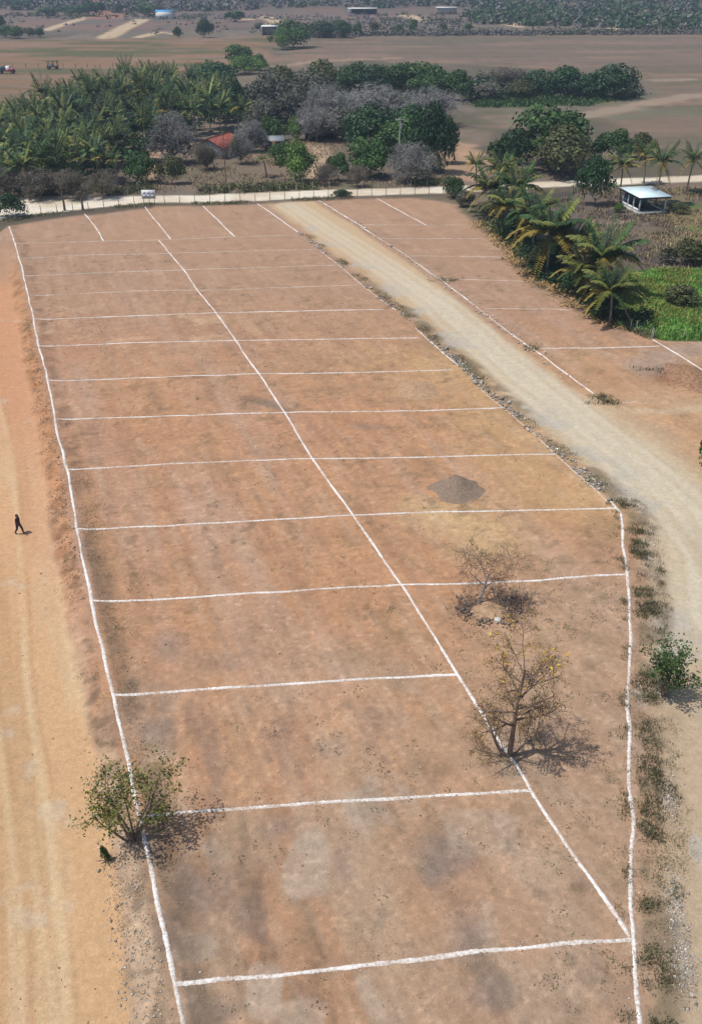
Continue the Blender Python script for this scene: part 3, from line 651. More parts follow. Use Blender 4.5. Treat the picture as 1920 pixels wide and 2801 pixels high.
SPARSE = {}
def get_sparse(k):
    if k not in SPARSE: SPARSE[k] = crown(470 + len(SPARSE), 1100, .075, M[k], 9, .8, 'foliage', .5, .6)
    return SPARSE[k]
SPRAYS = {}
def get_spray(m, v):
    if (m, v) not in SPRAYS: SPRAYS[(m, v)] = crown(400 + v * 5 + len(SPRAYS), 3600, .16, M[m], 8, .8, 'twigs', .55, .055)
    return SPRAYS[(m, v)]

def tree(name, label, px, pyb, pyt, wpx, kind, cat='tree', group=None, far=False, v=None, trunk=.12):
    """Broadleaf tree: foot at (px, pyb), top reaching pyt, crown wpx wide; sizes worked out in metres."""
    p = at(px, pyb); h = max(1.2, top_h(px, pyb, pyt)); rad = wpx / ppm(pyb) / 2
    seed = int(px * 7 + pyb * 13); rng = random.Random(seed); v = rng.randrange(3) if v is None else v
    t = thing(name, label, cat, on(p, -.05), rng.uniform(-.3, .3) + rng.choice((0, 3.14)), group)
    th = h * trunk; ch = h - th
    obj('trunk', TRUNKS[seed % 3], t, scale=(max(.8, rad * .55), max(.8, rad * .55), th * 1.02 + .05))
    me = get_crown(kind, v, far)
    obj('crown', me, t, loc=(0, 0, th * .92), scale=(rad * 1.08 * rng.uniform(.95, 1.15), rad * 1.08 * rng.uniform(.8, 1.0), ch * 1.0)).rotation_euler = (0, 0, 0)
    return t

def bare_tree(name, label, px, pyb, pyt, wpx, m='twig_grey', cat='bare tree', group=None, trunk=.16, leaf=None):
    p = at(px, pyb); h = max(1.2, top_h(px, pyb, pyt)); rad = wpx / ppm(pyb) / 2
    seed = int(px * 5 + pyb * 11); rng = random.Random(seed)
    t = thing(name, label, cat, on(p, -.05), rng.random() * 6.28, group)
    th = h * trunk
    obj('trunk', TRUNKS[3], t, scale=(max(.7, rad * .4), max(.7, rad * .4), th + .1))
    obj('crown', get_twigs(m, rng.randrange(3)), t, loc=(0, 0, th * .9), scale=(rad * .95, rad * .95, (h - th) / 1.25))
    obj('twigs', get_spray(m, rng.randrange(2)), t, loc=(0, 0, th * .8), scale=(rad * 1.05, rad * 1.05, h - th * .8))
    if leaf: obj('foliage', get_sparse(leaf), t, loc=(0, 0, th * .8), scale=(rad * .95, rad * .95, (h - th) * .95))
    return t

def frond_mesh(seed, L, rise, droop, m, n=22, name='frond', lw=.055, ll=.21):
    """Palm frond along +X: arched rib with hanging leaflets on both sides."""
    rng = np.random.default_rng(seed); t = np.linspace(0, 1, 9)
    k_ = 1 / math.sqrt(1 + (rise * .7) ** 2); X = L * k_ * (t - .10 * t ** 2); Z = (rise * t - droop * t ** 2.2) * L * k_; Yc = rng.normal() * .05 * L * t ** 2
    P = np.stack([X, Yc, Z], 1); g = Geo(); r = .028 * L / 4 * (1.25 - t)
    g.tubes(P[:-1], P[1:], r[:-1] * 1.6, r[1:] * 1.6, 3)
    tt = np.linspace(.14, .99, n); V = []; F = []
    for sgn in (-1, 1):
        for k, q in enumerate(tt):
            b = np.array([np.interp(q, t, P[:, i]) for i in range(3)]); ln = L * ll * (math.sin(math.pi * (q * .82 + .14)) ** .6) * rng.uniform(.85, 1.1)
            sl = rng.uniform(.45, .8); dn = -rng.uniform(.10, .62)
            d = np.array([sl, sgn * 1.0, dn]); d /= np.linalg.norm(d); hw = L * lw * .5
            tip = b + d * ln; mid = b + d * ln * .5 + np.array([0, 0, .06 * ln]); s = np.array([hw, 0, 0])
            i = len(V); V += [b - s * .6, b + s * .6, mid + s, mid - s, tip]; F += [[i, i + 1, i + 2, i + 3], ]
            F.append([i + 3, i + 2, i + 4, i + 4])
    V = np.array(V); F = np.array(F); q4 = F[F[:, 2] != F[:, 3]]; q3 = F[F[:, 2] == F[:, 3]][:, :3]
    off = g.n; g.V.append(V); g.n += len(V); g.F[4].append(q4 + off); g.F[3].append(q3 + off)
    return g.mesh(name, m)

FR = {'up': [frond_mesh(1 + k, 1.0, 1.9, .42, M[mm]) for k, mm in enumerate(['frond', 'frond_light', 'frond'])],
      'mid': [frond_mesh(5 + k, 1.0, 1.05, .60, M[mm]) for k, mm in enumerate(['frond', 'frond_light', 'frond', 'frond_light'])],
      'low': [frond_mesh(11 + k, 1.0, .50, .70, M[mm]) for k, mm in enumerate(['frond', 'frond_light', 'frond_yellow', 'frond_light'])],
      'dead': [frond_mesh(17 + k, .85, -.35, .75, M[mm]) for k, mm in enumerate(['frond_yellow', 'frond_dead'])]}

def palm_trunk(seed, h, r, lean):
    rng = np.random.default_rng(seed); n = 14; t = np.linspace(0, 1, n); a = rng.random() * 6.28
    P = np.stack([math.cos(a) * lean * t ** 1.6, math.sin(a) * lean * t ** 1.6, h * t], 1); g = Geo()
    rr = r * (1 - .35 * t) + .35 * r * np.exp(-t * 14); g.tubes(P[:-1], P[1:], rr[:-1] * 1.07, rr[1:] * .95, 7)
    return g.mesh('trunk', M['palm_bark']), P[-1]

def palm(label, px, py, h, L, seed, group, n=17, yellow=.15, dead=2):
    """Coconut palm whose crown heart stands at (px, py), h metres up; every frond its own part."""
    p = at(px, py, h); rng = random.Random(seed); t = thing('coconut_palm', label, 'palm', on(p), 0, group)
    me, tip = palm_trunk(seed, h, .17, rng.uniform(.1, .5)); obj('trunk', me, t)
    for k in range(n):
        f = k / n; az = k * 2.39996 + rng.uniform(-.25, .25)
        kind = 'up' if f < .3 else 'mid' if f < .68 else 'low'
        me = rng.choice(FR[kind])
        if kind == 'low' and rng.random() < yellow: me = FR['low'][2]
        s = L * rng.uniform(.8, 1.1) * (.8 if kind == 'up' else 1)
        obj('frond', me, t, loc=(tip[0], tip[1], tip[2] - .05 + .1 * (1 - f)), rz=az, scale=(s, s, s))
    for k in range(dead):
        s = L * rng.uniform(.7, .95); obj('frond', rng.choice(FR['dead']), t, loc=(tip[0], tip[1], tip[2] - .15), rz=rng.random() * 6.28, scale=(s, s, s))
    return t

def palm_crown_mesh(seed, yellow=.1):
    """A whole coconut crown (frond length 1) in one mesh for the grove."""
    rng = random.Random(seed); Vs = []; F3 = []; F4 = []; idx3 = []; idx4 = []; off = 0
    pool = ['frond', 'frond_light', 'frond_yellow', 'frond_dead']
    for k in range(18 + seed % 5):
        f = k / 20; az = k * 2.39996 + rng.uniform(-.3, .3); kind = 'up' if f < .4 else 'mid' if f < .75 else 'low'
        me = rng.choice(FR[kind][:1] * 2 + FR[kind][1:2] if rng.random() > yellow else FR['low'][2:3] if kind == 'low' else FR[kind][:2]); mi = pool.index(me.materials[0].name)
        V = np.empty(len(me.vertices) * 3, np.float32); me.vertices.foreach_get('co', V); V = V.reshape(-1, 3) * rng.uniform(.8, 1.1)
        V = np.stack([V[:, 0] * math.cos(az) - V[:, 1] * math.sin(az), V[:, 0] * math.sin(az) + V[:, 1] * math.cos(az), V[:, 2]], 1)
        for pl in me.polygons:
            if len(pl.vertices) == 3: F3.append([q + off for q in pl.vertices]); idx3.append(mi)
            else: F4.append([q + off for q in pl.vertices]); idx4.append(mi)
        off += len(V); Vs.append(V)
    return mesh_np('crown', np.vstack(Vs), [np.array(F3), np.array(F4)], None, False, idx3 + idx4, [M[q] for q in pool])

# ------------------------------------------------------------------ near trees on the plots
def near_tree(name, label, base, skel, bark, leaf=None, lname='foliage', lsize=.2, ldens=3, jitter=.25, extra=None, sides=5, cat='tree', keep=None):
    t = thing(name, label, cat, on(base, -.06))
    P0, P1, A, B, tips = skel
    big = np.maximum(A, .012) > .035
    V, F = tubes(P0[big], P1[big], A[big], np.maximum(B[big], .012), 6); obj('trunk', mesh_np('trunk', V, [F], M[bark], True), t)
    V, F = tubes(P0[~big], P1[~big], np.maximum(A[~big], .011), np.maximum(B[~big], .008), 3); obj('branches', mesh_np('branches', V, [F], M['twig']), t)['kind'] = 'stuff'
    if leaf:
        rng = np.random.default_rng(len(tips)); tp = tips if keep is None else tips[keep(tips)]
        C = np.repeat(tp, ldens, 0); C = C + rng.normal(size=C.shape) * jitter
        V, F = leaves(C, rng.normal(size=C.shape) + [0, 0, .8], lsize, rng, .55); obj(lname, mesh_np(lname, V, [F], M[leaf]), t)
    return t

rng = np.random.default_rng(5)
# leafy multi-stemmed young tree on the left line
sk = [skeleton(rng, (rng.normal() * .12, rng.normal() * .12, 0), d, L, .065, 2, (4, 5), .75, .18, .12, .42, .45) for d, L in
      [((-.42, .25, 1), 3.2), ((-.15, .1, 1), 3.8), ((.15, .35, 1), 3.7), ((.42, .1, 1), 3.3), ((-.6, -.1, .9), 2.6), ((.6, .3, .9), 2.6), ((.05, -.3, 1), 2.9), ((-.2, .5, 1), 3.1)]]
sk = tuple(np.concatenate([s[k] for s in sk]) for k in range(5))
bt = near_tree('young_tree', 'leafy multi-stemmed young tree growing on the left white line', at(305, 1908), sk, 'bark', 'leaf_yellow', 'foliage', .17, 6, .26)
rng2 = np.random.default_rng(9); tp = sk[4]; C = np.repeat(tp, 1, 0) + rng2.normal(size=(len(tp), 3)) * .22
V, F = leaves(C, rng2.normal(size=C.shape) + [0, 0, .8], .19, rng2, .55); obj('foliage', mesh_np('foliage', V, [F], M['leaf_green']), bt)
# small bare tree on its little mound
rng = np.random.default_rng(21)
sk = skeleton(rng, (0, 0, 0), (.06, .08, 1), 2.3, .13, 4, (4, 6), 1.1, .14, .12, .72, .5)
near_tree('bare_tree', 'small leafless tree on a little mound of rubble', at(1087, 1372), sk, 'bark_grey', 'dry_leaf', 'buds', .07, 1, .05, cat='bare tree')
# tall bare tree with yellow flowers
rng = np.random.default_rng(33)
s1 = skeleton(rng, (0, 0, 0), (.02, .05, 1), 6.3, .16, 3, (6, 7), 1.05, .10, .13, .40, .36, 7, .02, 20)
s2 = skeleton(rng, (-.15, 0, 0), (-.62, .15, 1), 3.0, .10, 3, (4, 5), .8, .15, .12, .6, .4)
s3 = skeleton(rng, (.1, .05, 0), (.7, .2, .45), 2.0, .06, 3, (4, 5), .8, .08, .14, .6, .3)
s4 = skeleton(rng, (-.1, -.05, 0), (-.95, -.15, .30), 1.9, .05, 3, (4, 5), .8, .05, .14, .6, .3)
sk = tuple(np.concatenate([s1[k], s2[k], s3[k], s4[k]]) for k in range(5))
ft = near_tree('flowering_tree', 'tall leafless tree with yellow blossom at its top on the diagonal line', at(1155, 1716), sk, 'bark', 'petal', 'blossom', .17, 1, .12, cat='bare tree', keep=lambda T: (T[:, 2] > np.percentile(T[:, 2], 86)) & (np.sin(T[:, 0] * 37) > -.2))
rng3 = np.random.default_rng(4); C = np.repeat(sk[4], 2, 0); C = C + rng3.normal(size=C.shape) * .10; V, F = leaves(C, rng3.normal(size=C.shape), .11, rng3, .5); obj('dry_leaves', mesh_np('dry_leaves', V, [F], M['dry_leaf']), ft)
# leafy small tree on the right verge
rng = np.random.default_rng(41)
sk = [skeleton(rng, (0, 0, 0), d, L, .07, 2, (4, 5), .8, .2, .12, .5, .4) for d, L in [((-.1, .1, 1), 3.0), ((.25, .2, 1), 2.7), ((-.35, .1, 1), 2.0), ((.1, -.2, 1), 2.2), ((.4, 0, .8), 1.7)]]
sk = tuple(np.concatenate([s[k] for s in sk]) for k in range(5))
near_tree('young_tree', 'small dark green leafy tree on the verge of the right-hand road', at(1503, 1578), sk, 'bark', 'leaf_green', 'foliage', .20, 8, .22)
t = tree('shrub', 'green shrub cut by the right edge of the photo beside the grey road', 1618, 1075, 955, 90, 'leaf_green', 'shrub', trunk=.12, v=1)
tree('shrub', 'low round dark green shrub beside the foot of the left young tree', 238, 1944, 1912, 24, 'leaf_green', 'shrub', trunk=.1, v=0)

# ------------------------------------------------------------------ palms by the right-hand plots and shelter
PR = 'coconut palms along the right side of the plots'
for k, (px, py, h, L, lb, n) in enumerate([
        (1084, 372, 5.0, 2.6, 'slim dark coconut palm at the far end of the palm row', 12),
        (1134, 385, 5.2, 4.0, 'second coconut palm from the far end of the palm row', 17),
        (1110, 430, 4.6, 4.2, 'coconut palm whose drooping fronds reach the far corner of the plots', 18),
        (1178, 425, 5.6, 4.6, 'tall coconut palm behind the far half of the palm row', 18),
        (1150, 470, 4.8, 4.2, 'coconut palm above the dark round shrub', 17),
        (1250, 528, 6.0, 5.2, 'large coconut palm with yellow lower fronds midway along the row', 20),
        (1215, 490, 5.2, 4.4, 'coconut palm just behind the large yellow-fronded one', 16),
        (1300, 552, 4.6, 4.2, 'coconut palm between the two largest palms of the row', 16),
        (1365, 582, 5.6, 5.2, 'large coconut palm next to the nearest one in the row', 20),
        (1335, 618, 3.6, 3.8, 'short coconut palm crowded between two larger ones near the row end', 15),
        (1394, 658, 4.1, 3.9, 'nearest coconut palm of the row beside the bright green grass', 18)]):
    palm(lb, px, py, h * .9, L * 1.3, 500 + k, PR, n + 10, .45, 3)
for k, (px, py, h, L, lb) in enumerate([(1415, 375, 6.2, 4.2, 'coconut palm with hanging yellow fronds left behind the blue-roofed shelter'), (1502, 368, 7.2, 5.0, 'tall coconut palm right behind the blue-roofed shelter'), (1570, 362, 6.0, 4.4, 'coconut palm at the right edge of the photo behind the shelter'), (1470, 350, 5.5, 3.6, 'thin coconut palm between the two palms behind the shelter')]):
    palm(lb, px, py, h, L, 540 + k, 'coconut palms behind the shelter', 17, .4, 4)
for k, (px, py, h, L, lb) in enumerate([(603, 362, 3.4, 2.2, 'small young palm with yellow fronds right of the house yard'), (262, 362, 4.6, 2.6, 'dark narrow palm standing before the grove left of the house'), (557, 245, 8.5, 3.8, 'yellowish palm above the red-roofed house')]):
    palm(lb, px, py, h, L, 560 + k, None, 13, .5, 2)

# ------------------------------------------------------------------ the palm grove on the left
PC = [palm_crown_mesh(600 + k, [.05, .5, .1, .3, .0, .8, .1, .2][k]) for k in range(8)]
PT = [palm_trunk(650 + k, 1.0, .024, .05)[0] for k in range(3)]
def grove():
    poly = np.array([(-60, 300), (20, 265), (100, 205), (200, 172), (290, 158), (400, 168), (470, 185), (545, 215), (540, 262), (430, 250), (350, 262), (310, 318), (225, 385), (120, 388), (-60, 395)], float)
    rnd = random.Random(12); placed = []; k = 0
    while k < 9000 and len(placed) < 128:
        k += 1; px = rnd.uniform(-60, 550); py = rnd.uniform(155, 398)
        if poly_sd(np.array([px]), np.array([py]), poly)[0] > 0: continue
        h = 3.0 + 3.6 * (398 - py) / 240 + rnd.uniform(-1.6, 1.9); p = at(px, py, h)
        if any((p[0] - q[0]) ** 2 + (p[1] - q[1]) ** 2 < 4.4 ** 2 for q in placed): continue
        placed.append((p[0], p[1], h, px, py))
    ranks = ['back', 'seventh', 'sixth', 'fifth', 'fourth', 'third', 'second', 'front']
    placed.sort(key=lambda q: q[4]); per = math.ceil(len(placed) / 8)
    order = [(k // per, q) for k, q in enumerate(placed)]
    for i, (rk, (x, y, h, px, py)) in enumerate(order):
        n_ = sorted(q[3] for r_, q in order if r_ == rk).index(px)
        lb = f'coconut palm in the {ranks[rk]} rank of the dense left grove, {ordinal(n_ + 1)} from the left'
        t = thing('coconut_palm', lb, 'palm', on((x, y)), rnd.random() * 6.28, 'coconut palms of the dense grove')
        obj('trunk', PT[i % 3], t, scale=(7, 7, h)); s = rnd.uniform(3.4, 5.8)
        cr = obj('crown', PC[rnd.randrange(8)], t, loc=(0, 0, h), scale=(s, s, s)); cr.rotation_euler = (rnd.uniform(-.25, .25), rnd.uniform(-.25, .25), rnd.random() * 6.28)
grove()

# ------------------------------------------------------------------ trees and shrubs of the middle distance
for a in [('mango_tree', 'largest round green tree right of centre beyond the crossroad', 1245, 372, 238, 185, 'leaf_green'),
          ('mango_tree', 'green tree at the left of the large round tree beyond the crossroad', 1165, 388, 292, 95, 'leaf_dark'),
          ('mango_tree', 'green tree with a dark trunk in front of the large round tree', 1275, 398, 285, 150, 'leaf_olive'),
          ('mango_tree', 'rounded green tree between the large round tree and the palms', 1390, 372, 292, 105, 'leaf_green'),
          ('broadleaf_tree', 'slender dark green tree standing left of the blue-roofed shelter', 1347, 466, 350, 85, 'leaf_dark'),
          ('broadleaf_tree', 'brownish olive tree behind the palms near the shelter', 1452, 360, 302, 70, 'leaf_olive'),
          ('broadleaf_tree', 'tall dark green tree right of the utility pole', 968, 392, 232, 108, 'leaf_dark'),
          ('broadleaf_tree', 'dark green tree left of the utility pole', 850, 345, 238, 125, 'leaf_dark'),
          ('broadleaf_tree', 'dark spreading tree just behind the utility pole', 915, 365, 262, 110, 'leaf_green'),
          ('broadleaf_tree', 'mid green bushy tree left of the utility pole\'s foot', 838, 402, 312, 110, 'leaf_green'),
          ('broadleaf_tree', 'small green bush tree beside the yard path and the road', 768, 412, 346, 66, 'leaf_green'),
          ('broadleaf_tree', 'bright green bushy tree at the front of the house yard', 672, 412, 316, 100, 'leaf_bright'),
          ('broadleaf_tree', 'small green tree behind the bright one in the yard', 640, 372, 320, 60, 'leaf_green'),
          ('broadleaf_tree', 'yellow-green tree beside the dark shed', 668, 318, 262, 52, 'leaf_bright'),
          ('broadleaf_tree', 'green tree right behind the red-roofed house', 612, 318, 262, 62, 'leaf_green'),
          ('broadleaf_tree', 'green sapling tree before the grove, left of the path to the house', 322, 416, 342, 78, 'leaf_green'),
          ('broadleaf_tree', 'green sapling tree before the grove, right of the path to the house', 392, 418, 350, 62, 'leaf_olive'),
          ('broadleaf_tree', 'yellow-leaved bush tree at the front left of the grove', 118, 398, 360, 40, 'leaf_yellow'),
          ('broadleaf_tree', 'dark rounded tree at the back right corner of the grove', 475, 200, 138, 105, 'leaf_dark'),
          ('broadleaf_tree', 'dark tree closing the right arm of the grove', 530, 262, 178, 60, 'leaf_dark'),
          ('broadleaf_tree', 'grey-green tree left of the pale bare trees', 620, 262, 162, 95, 'leaf_grey'),
          ('broadleaf_tree', 'dark mottled tree behind the pale bare trees, at their left', 700, 258, 158, 110, 'leaf_grey'),
          ('broadleaf_tree', 'dark green tree between the utility pole and the pale bare trees', 925, 335, 236, 115, 'leaf_dark'),
          ('broadleaf_tree', 'dark tree at the right flank of the central clump', 1000, 372, 258, 62, 'leaf_dark'),
          ('broadleaf_tree', 'grey-green tree behind the dark shed', 775, 318, 244, 110, 'leaf_grey'),
          ('broadleaf_tree', 'grey-green tree over the right side of the house', 598, 300, 222, 84, 'leaf_grey'),
          ('broadleaf_tree', 'grey-green tree between the house and the pale bare trees', 662, 290, 208, 92, 'leaf_grey'),
          ('shrub', 'dark green shrub on the near edge of the crossroad', 772, 446, 430, 40, 'leaf_dark'),
          ('shrub', 'green shrub at the right end of the crossroad fence', 1028, 448, 398, 50, 'leaf_green'),
          ('shrub', 'grey-green shrub where the plots meet the palm row', 1052, 470, 432, 50, 'leaf_grey'),
          ('shrub', 'dark round shrub under the palms midway along the row', 1172, 545, 478, 85, 'leaf_dark'),
          ('shrub', 'dark shrub filling the foot of the two largest palms', 1262, 602, 545, 95, 'leaf_dark'),
          ('shrub', 'dark shrub beneath the large palm near the row end', 1330, 655, 600, 90, 'leaf_dark'),
          ('shrub', 'dark green shrub at the foot of the nearest palm', 1375, 715, 665, 75, 'leaf_dark'),
          ('shrub', 'dark shrub at the far foot of the palm row', 1110, 500, 452, 70, 'leaf_olive'),
          ('shrub', 'dry olive shrub standing in the bright green grass', 1540, 690, 640, 90, 'leaf_olive'),
          ('shrub', 'brownish shrub right of the shelter at the photo\'s edge', 1560, 600, 545, 110, 'leaf_olive'),
          ('shrub', 'low green shrub by the left corner of the shelter', 1405, 482, 460, 26, 'leaf_bright'),
          ('shrub', 'low green shrub by the right corner of the shelter', 1535, 486, 458, 46, 'leaf_olive'),
          ('shrub', 'dark thorny shrub in the lower left corner by the crossroad', 18, 492, 440, 85, 'leaf_dark')]:
    tree(*a[:7], cat='shrub' if a[0] == 'shrub' else 'tree', trunk=.05 if a[0] == 'shrub' else .11, group='shrubs' if a[0] == 'shrub' else 'leafy trees of the middle distance')
for a in [('large pale grey bare tree right of the dark mottled tree', 745, 300, 186, 150, 'twig_grey'), ('widest pale grey bare tree behind the dark green trees', 850, 288, 188, 190, 'twig_grey'),
          ('pale grey bare tree at the right end of the bare group', 975, 285, 196, 150, 'twig_grey'), ('low grey bare tree before the widest pale bare tree', 720, 322, 240, 110, 'twig_grey'),
          ('grey twiggy tree in front of the utility pole', 925, 416, 322, 125, 'twig_grey', 'leaf_grey'), ('bare grey tree left of the red-roofed house', 392, 372, 252, 118, 'twig_grey', 'leaf_grey'),
          ('bare grey tree in front of the right half of the house', 548, 372, 300, 66, 'twig_grey', 'leaf_olive'),
          ('half-bare olive tree before the pale gable wall of the house', 470, 386, 322, 60, 'twig_brown', 'leaf_olive'),
          ('bare grey tree hanging over the red-roofed house from the right', 575, 345, 270, 85, 'twig_grey', 'leaf_grey'), ('brownish bare tree at the far left of the crossroad', 20, 448, 378, 110, 'twig_brown', 'leaf_grey'),
          ('brownish bare tree, second from the left along the crossroad', 95, 452, 378, 110, 'twig_brown', 'leaf_grey'), ('brownish bare tree, third from the left along the crossroad', 168, 450, 382, 100, 'twig_brown', 'leaf_olive'),
          ('olive half-bare tree, fourth from the left along the crossroad', 235, 448, 384, 90, 'twig_brown', 'leaf_olive'), ('brown bare thicket tree in the gap of the dark shrub belt', 1160, 205, 150, 100, 'twig_brown', 'leaf_grey'),
          ('grey bare tree at the front of the yard beside the path', 735, 420, 372, 60, 'twig_brown'), ('grey bare tree by the road, left of the pole\'s foot', 810, 424, 375, 55, 'twig_brown')]:
    bare_tree('bare_tree', a[0], a[1], a[2], a[3], a[4], a[5], group='bare trees of the middle distance', leaf=a[6] if len(a) > 6 else None)
# two pollarded trunks standing in the fence at the crossroad
for px, pyb, pyt, lb in ((148, 478, 436, 'stumpy dark trunk with a side limb in the fence at the left'), (189, 477, 440, 'short dark tree trunk in the fence, right of the one with a limb')):
    rng = np.random.default_rng(int(px)); h = top_h(px, pyb, pyt)
    sk = skeleton(rng, (0, 0, 0), (0, 0, 1), h, .24, 1, (3, 4), .8, .3, .06, .5, .6); P0, P1, A, B, T = sk
    t = thing('tree_stump', lb, 'tree stump', on(at(px, pyb), -.05), 0, 'trunks in the fence')
    V, F = tubes(P0, P1, np.maximum(A, .06), np.maximum(B, .05), 6); obj('trunk', mesh_np('trunk', V, [F], M['bark'], True), t)
    C = np.repeat(T, 8, 0) + rng.normal(size=(len(T) * 8, 3)) * .25; V, F = leaves(C, rng.normal(size=C.shape), .2, rng); obj('foliage', mesh_np('foliage', V, [F], M['leaf_grey']), t)

# dark shrub belts beyond, left and right
belt = [(560, 168, 128, 90, 'leaf_bright'), (545, 152, 100, 70, 'leaf_green'), (585, 160, 122, 56, 'leaf_green'), (640, 212, 150, 90, 'leaf_olive'), (730, 208, 136, 90, 'leaf_olive'), (800, 212, 142, 90, 'leaf_green'), (855, 215, 146, 80, 'leaf_dark'), (905, 212, 140, 90, 'leaf_green'), (965, 214, 140, 110, 'leaf_green'), (1030, 228, 158, 96, 'leaf_green'),
        (1225, 214, 158, 80, 'leaf_dark'), (1275, 218, 150, 100, 'leaf_dark'), (1335, 222, 168, 80, 'leaf_dark'), (1400, 224, 146, 120, 'leaf_dark'), (1110, 226, 186, 70, 'leaf_grey'), (1180, 222, 180, 70, 'leaf_olive')]
for k, (px, b, tp, wd, kd) in enumerate(belt):
    side = 'left' if px < 620 else 'middle' if px < 1060 else 'right'
    nm = {'left': ['bright green tree low in front', 'green tree at the top', 'darker green tree at the right'], 'middle': None, 'right': None}[side]
    if side == 'left': lb = nm[[560, 545, 585].index(px)] + ' of the clump at the left field\'s corner'
    elif side == 'middle': lb = f'{ORD[[q[0] for q in belt if 620 <= q[0] < 1060].index(px)]} tree from the left in the dark belt before the far right field'
    else: lb = f'{ORD[sorted(q[0] for q in belt if q[0] >= 1060).index(px)]} bush from the left in the belt right of the pale bare trees'
    tree('broadleaf_tree', lb, px, b, tp, wd, kd, group='trees of the belts before the fields', trunk=.08)
# far trees
fart = [(665, 108, 44, 95, 'leaf_green', 'big green tree'), (640, 112, 62, 60, 'leaf_bright', 'lighter tree'), (725, 86, 46, 60, 'leaf_dark', 'dark tree'), (768, 86, 44, 56, 'leaf_dark', 'dark tree'), (812, 82, 50, 26, 'leaf_green', 'small tree'), (850, 78, 48, 26, 'leaf_olive', 'small tree'), (905, 76, 54, 22, 'leaf_green', 'small tree'), (938, 76, 46, 28, 'leaf_green', 'small tree'), (1003, 74, 50, 20, 'leaf_olive', 'small tree'), (1062, 74, 50, 24, 'leaf_green', 'small tree'),
        (406, 86, 60, 22, 'leaf_dark', 'narrow dark tree'), (464, 86, 42, 40, 'leaf_dark', 'round dark tree'), (538, 50, 24, 46, 'leaf_dark', 'dark tree'), (590, 66, 50, 20, 'leaf_grey', 'grey bush'), (92, 86, 62, 26, 'leaf_green', 'green tree'), (45, 88, 58, 56, 'leaf_bright', 'light tree'), (15, 86, 56, 40, 'leaf_green', 'green tree'), (4, 68, 34, 30, 'leaf_dark', 'dark tree'), (70, 84, 62, 24, 'leaf_grey', 'grey tree'),
        (200, 36, 6, 46, 'leaf_dark', 'dark tree'), (160, 36, 12, 60, 'leaf_dark', 'dark tree'), (110, 36, 14, 50, 'leaf_green', 'green tree'), (225, 38, 4, 40, 'leaf_dark', 'dark tree'), (40, 28, 4, 50, 'leaf_dark', 'dark tree'), (273, 32, 8, 16, 'leaf_dark', 'lone tree'), (330, 38, 8, 50, 'leaf_green', 'green tree'), (355, 36, 10, 40, 'leaf_olive', 'olive tree')]
for k, (px, b, tp, wd, kd, nm) in enumerate(fart):
    where = ('by the white hut at the field corner' if px in (665, 640) else 'behind the right field' if px > 700 and b > 70 else 'beyond the left field' if b > 45 else 'at the top left edge')
    o_ = sorted(q[0] for q in fart if q[5] == nm and (q[1] > 45) == (b > 45) and (q[0] > 700) == (px > 700)).index(px)
    tree('tree', f'{nm} {where}' + (f', {ORD[o_]} such from the left' if px not in (665, 640) else ''), px, b, tp, wd, kd, far=b < 80, group='far trees', trunk=.12)

# ------------------------------------------------------------------ far wood on the hillside and scrub: uncountable
def far_wood():
    rng = np.random.default_rng(77); V0, F0 = [], []
    base = {}
    out = {k: ([], []) for k in ('leaf_dark', 'leaf_green', 'leaf_grey', 'twig_grey')}
    n = 0
    for k in range(9000):
        y = rng.uniform(640, 1250); x = rng.uniform(-1, 1) * (.5 * y + 60)
        px = CXP + FPX * x / (y * CP + H * SP)
        lim = np.interp(px, [-200, 250, 700, 1040, 1060, 1593, 2000], [900, 830, 880, 880, 700, 628, 628])
        if y < lim: continue
        dens = vnoise(np.array([x / 45]), np.array([y / 45]), 3)[0]
        if dens < .25: continue
        right = px > 1050 and y < 900
        kd = rng.choice(['leaf_dark', 'leaf_green', 'leaf_grey', 'twig_grey'], p=[.3, .3, .25, .15] if right else [.12, .08, .35, .45])
        out[kd][0].append((x, y)); n += 1
    for kd, (ps, _) in out.items():
        ps = np.array(ps); m = 26; rad = rng.uniform(2.6, 5.2, len(ps)); hh = rng.uniform(4, 8.5, len(ps))
        d = rng.normal(size=(len(ps), m, 3)); d /= np.linalg.norm(d, axis=2, keepdims=True); d[..., 2] = np.abs(d[..., 2])
        C = np.stack([ps[:, 0], ps[:, 1], ground_z(ps[:, 0], ps[:, 1])], 1)[:, None, :] + d * np.stack([rad, rad, hh], 1)[:, None, :] * rng.uniform(.6, 1, (len(ps), m, 1))
        V, F = leaves(C.reshape(-1, 3), d.reshape(-1, 3) + rng.normal(size=(len(ps) * m, 3)) * .4, 2.3, rng, .8)
        mm = M[kd] if kd != 'twig_grey' else M['scrub_grey']
        o = obj('wood', mesh_np('wood', V, [F], mm)); o['kind'] = 'stuff'
        tag(o, {'leaf_dark': 'dark green crowns in the hazy wood on the far hillside', 'leaf_green': 'mid green crowns in the hazy wood on the far hillside', 'leaf_grey': 'dull grey-green crowns in the hazy wood on the far hillside', 'twig_grey': 'leafless grey crowns in the hazy wood on the far hillside'}[kd], 'wood')
M['scrub_grey'] = mat('scrub_grey', (.16, .148, .145), .9, .25, .3, .1, island=True)
far_wood()

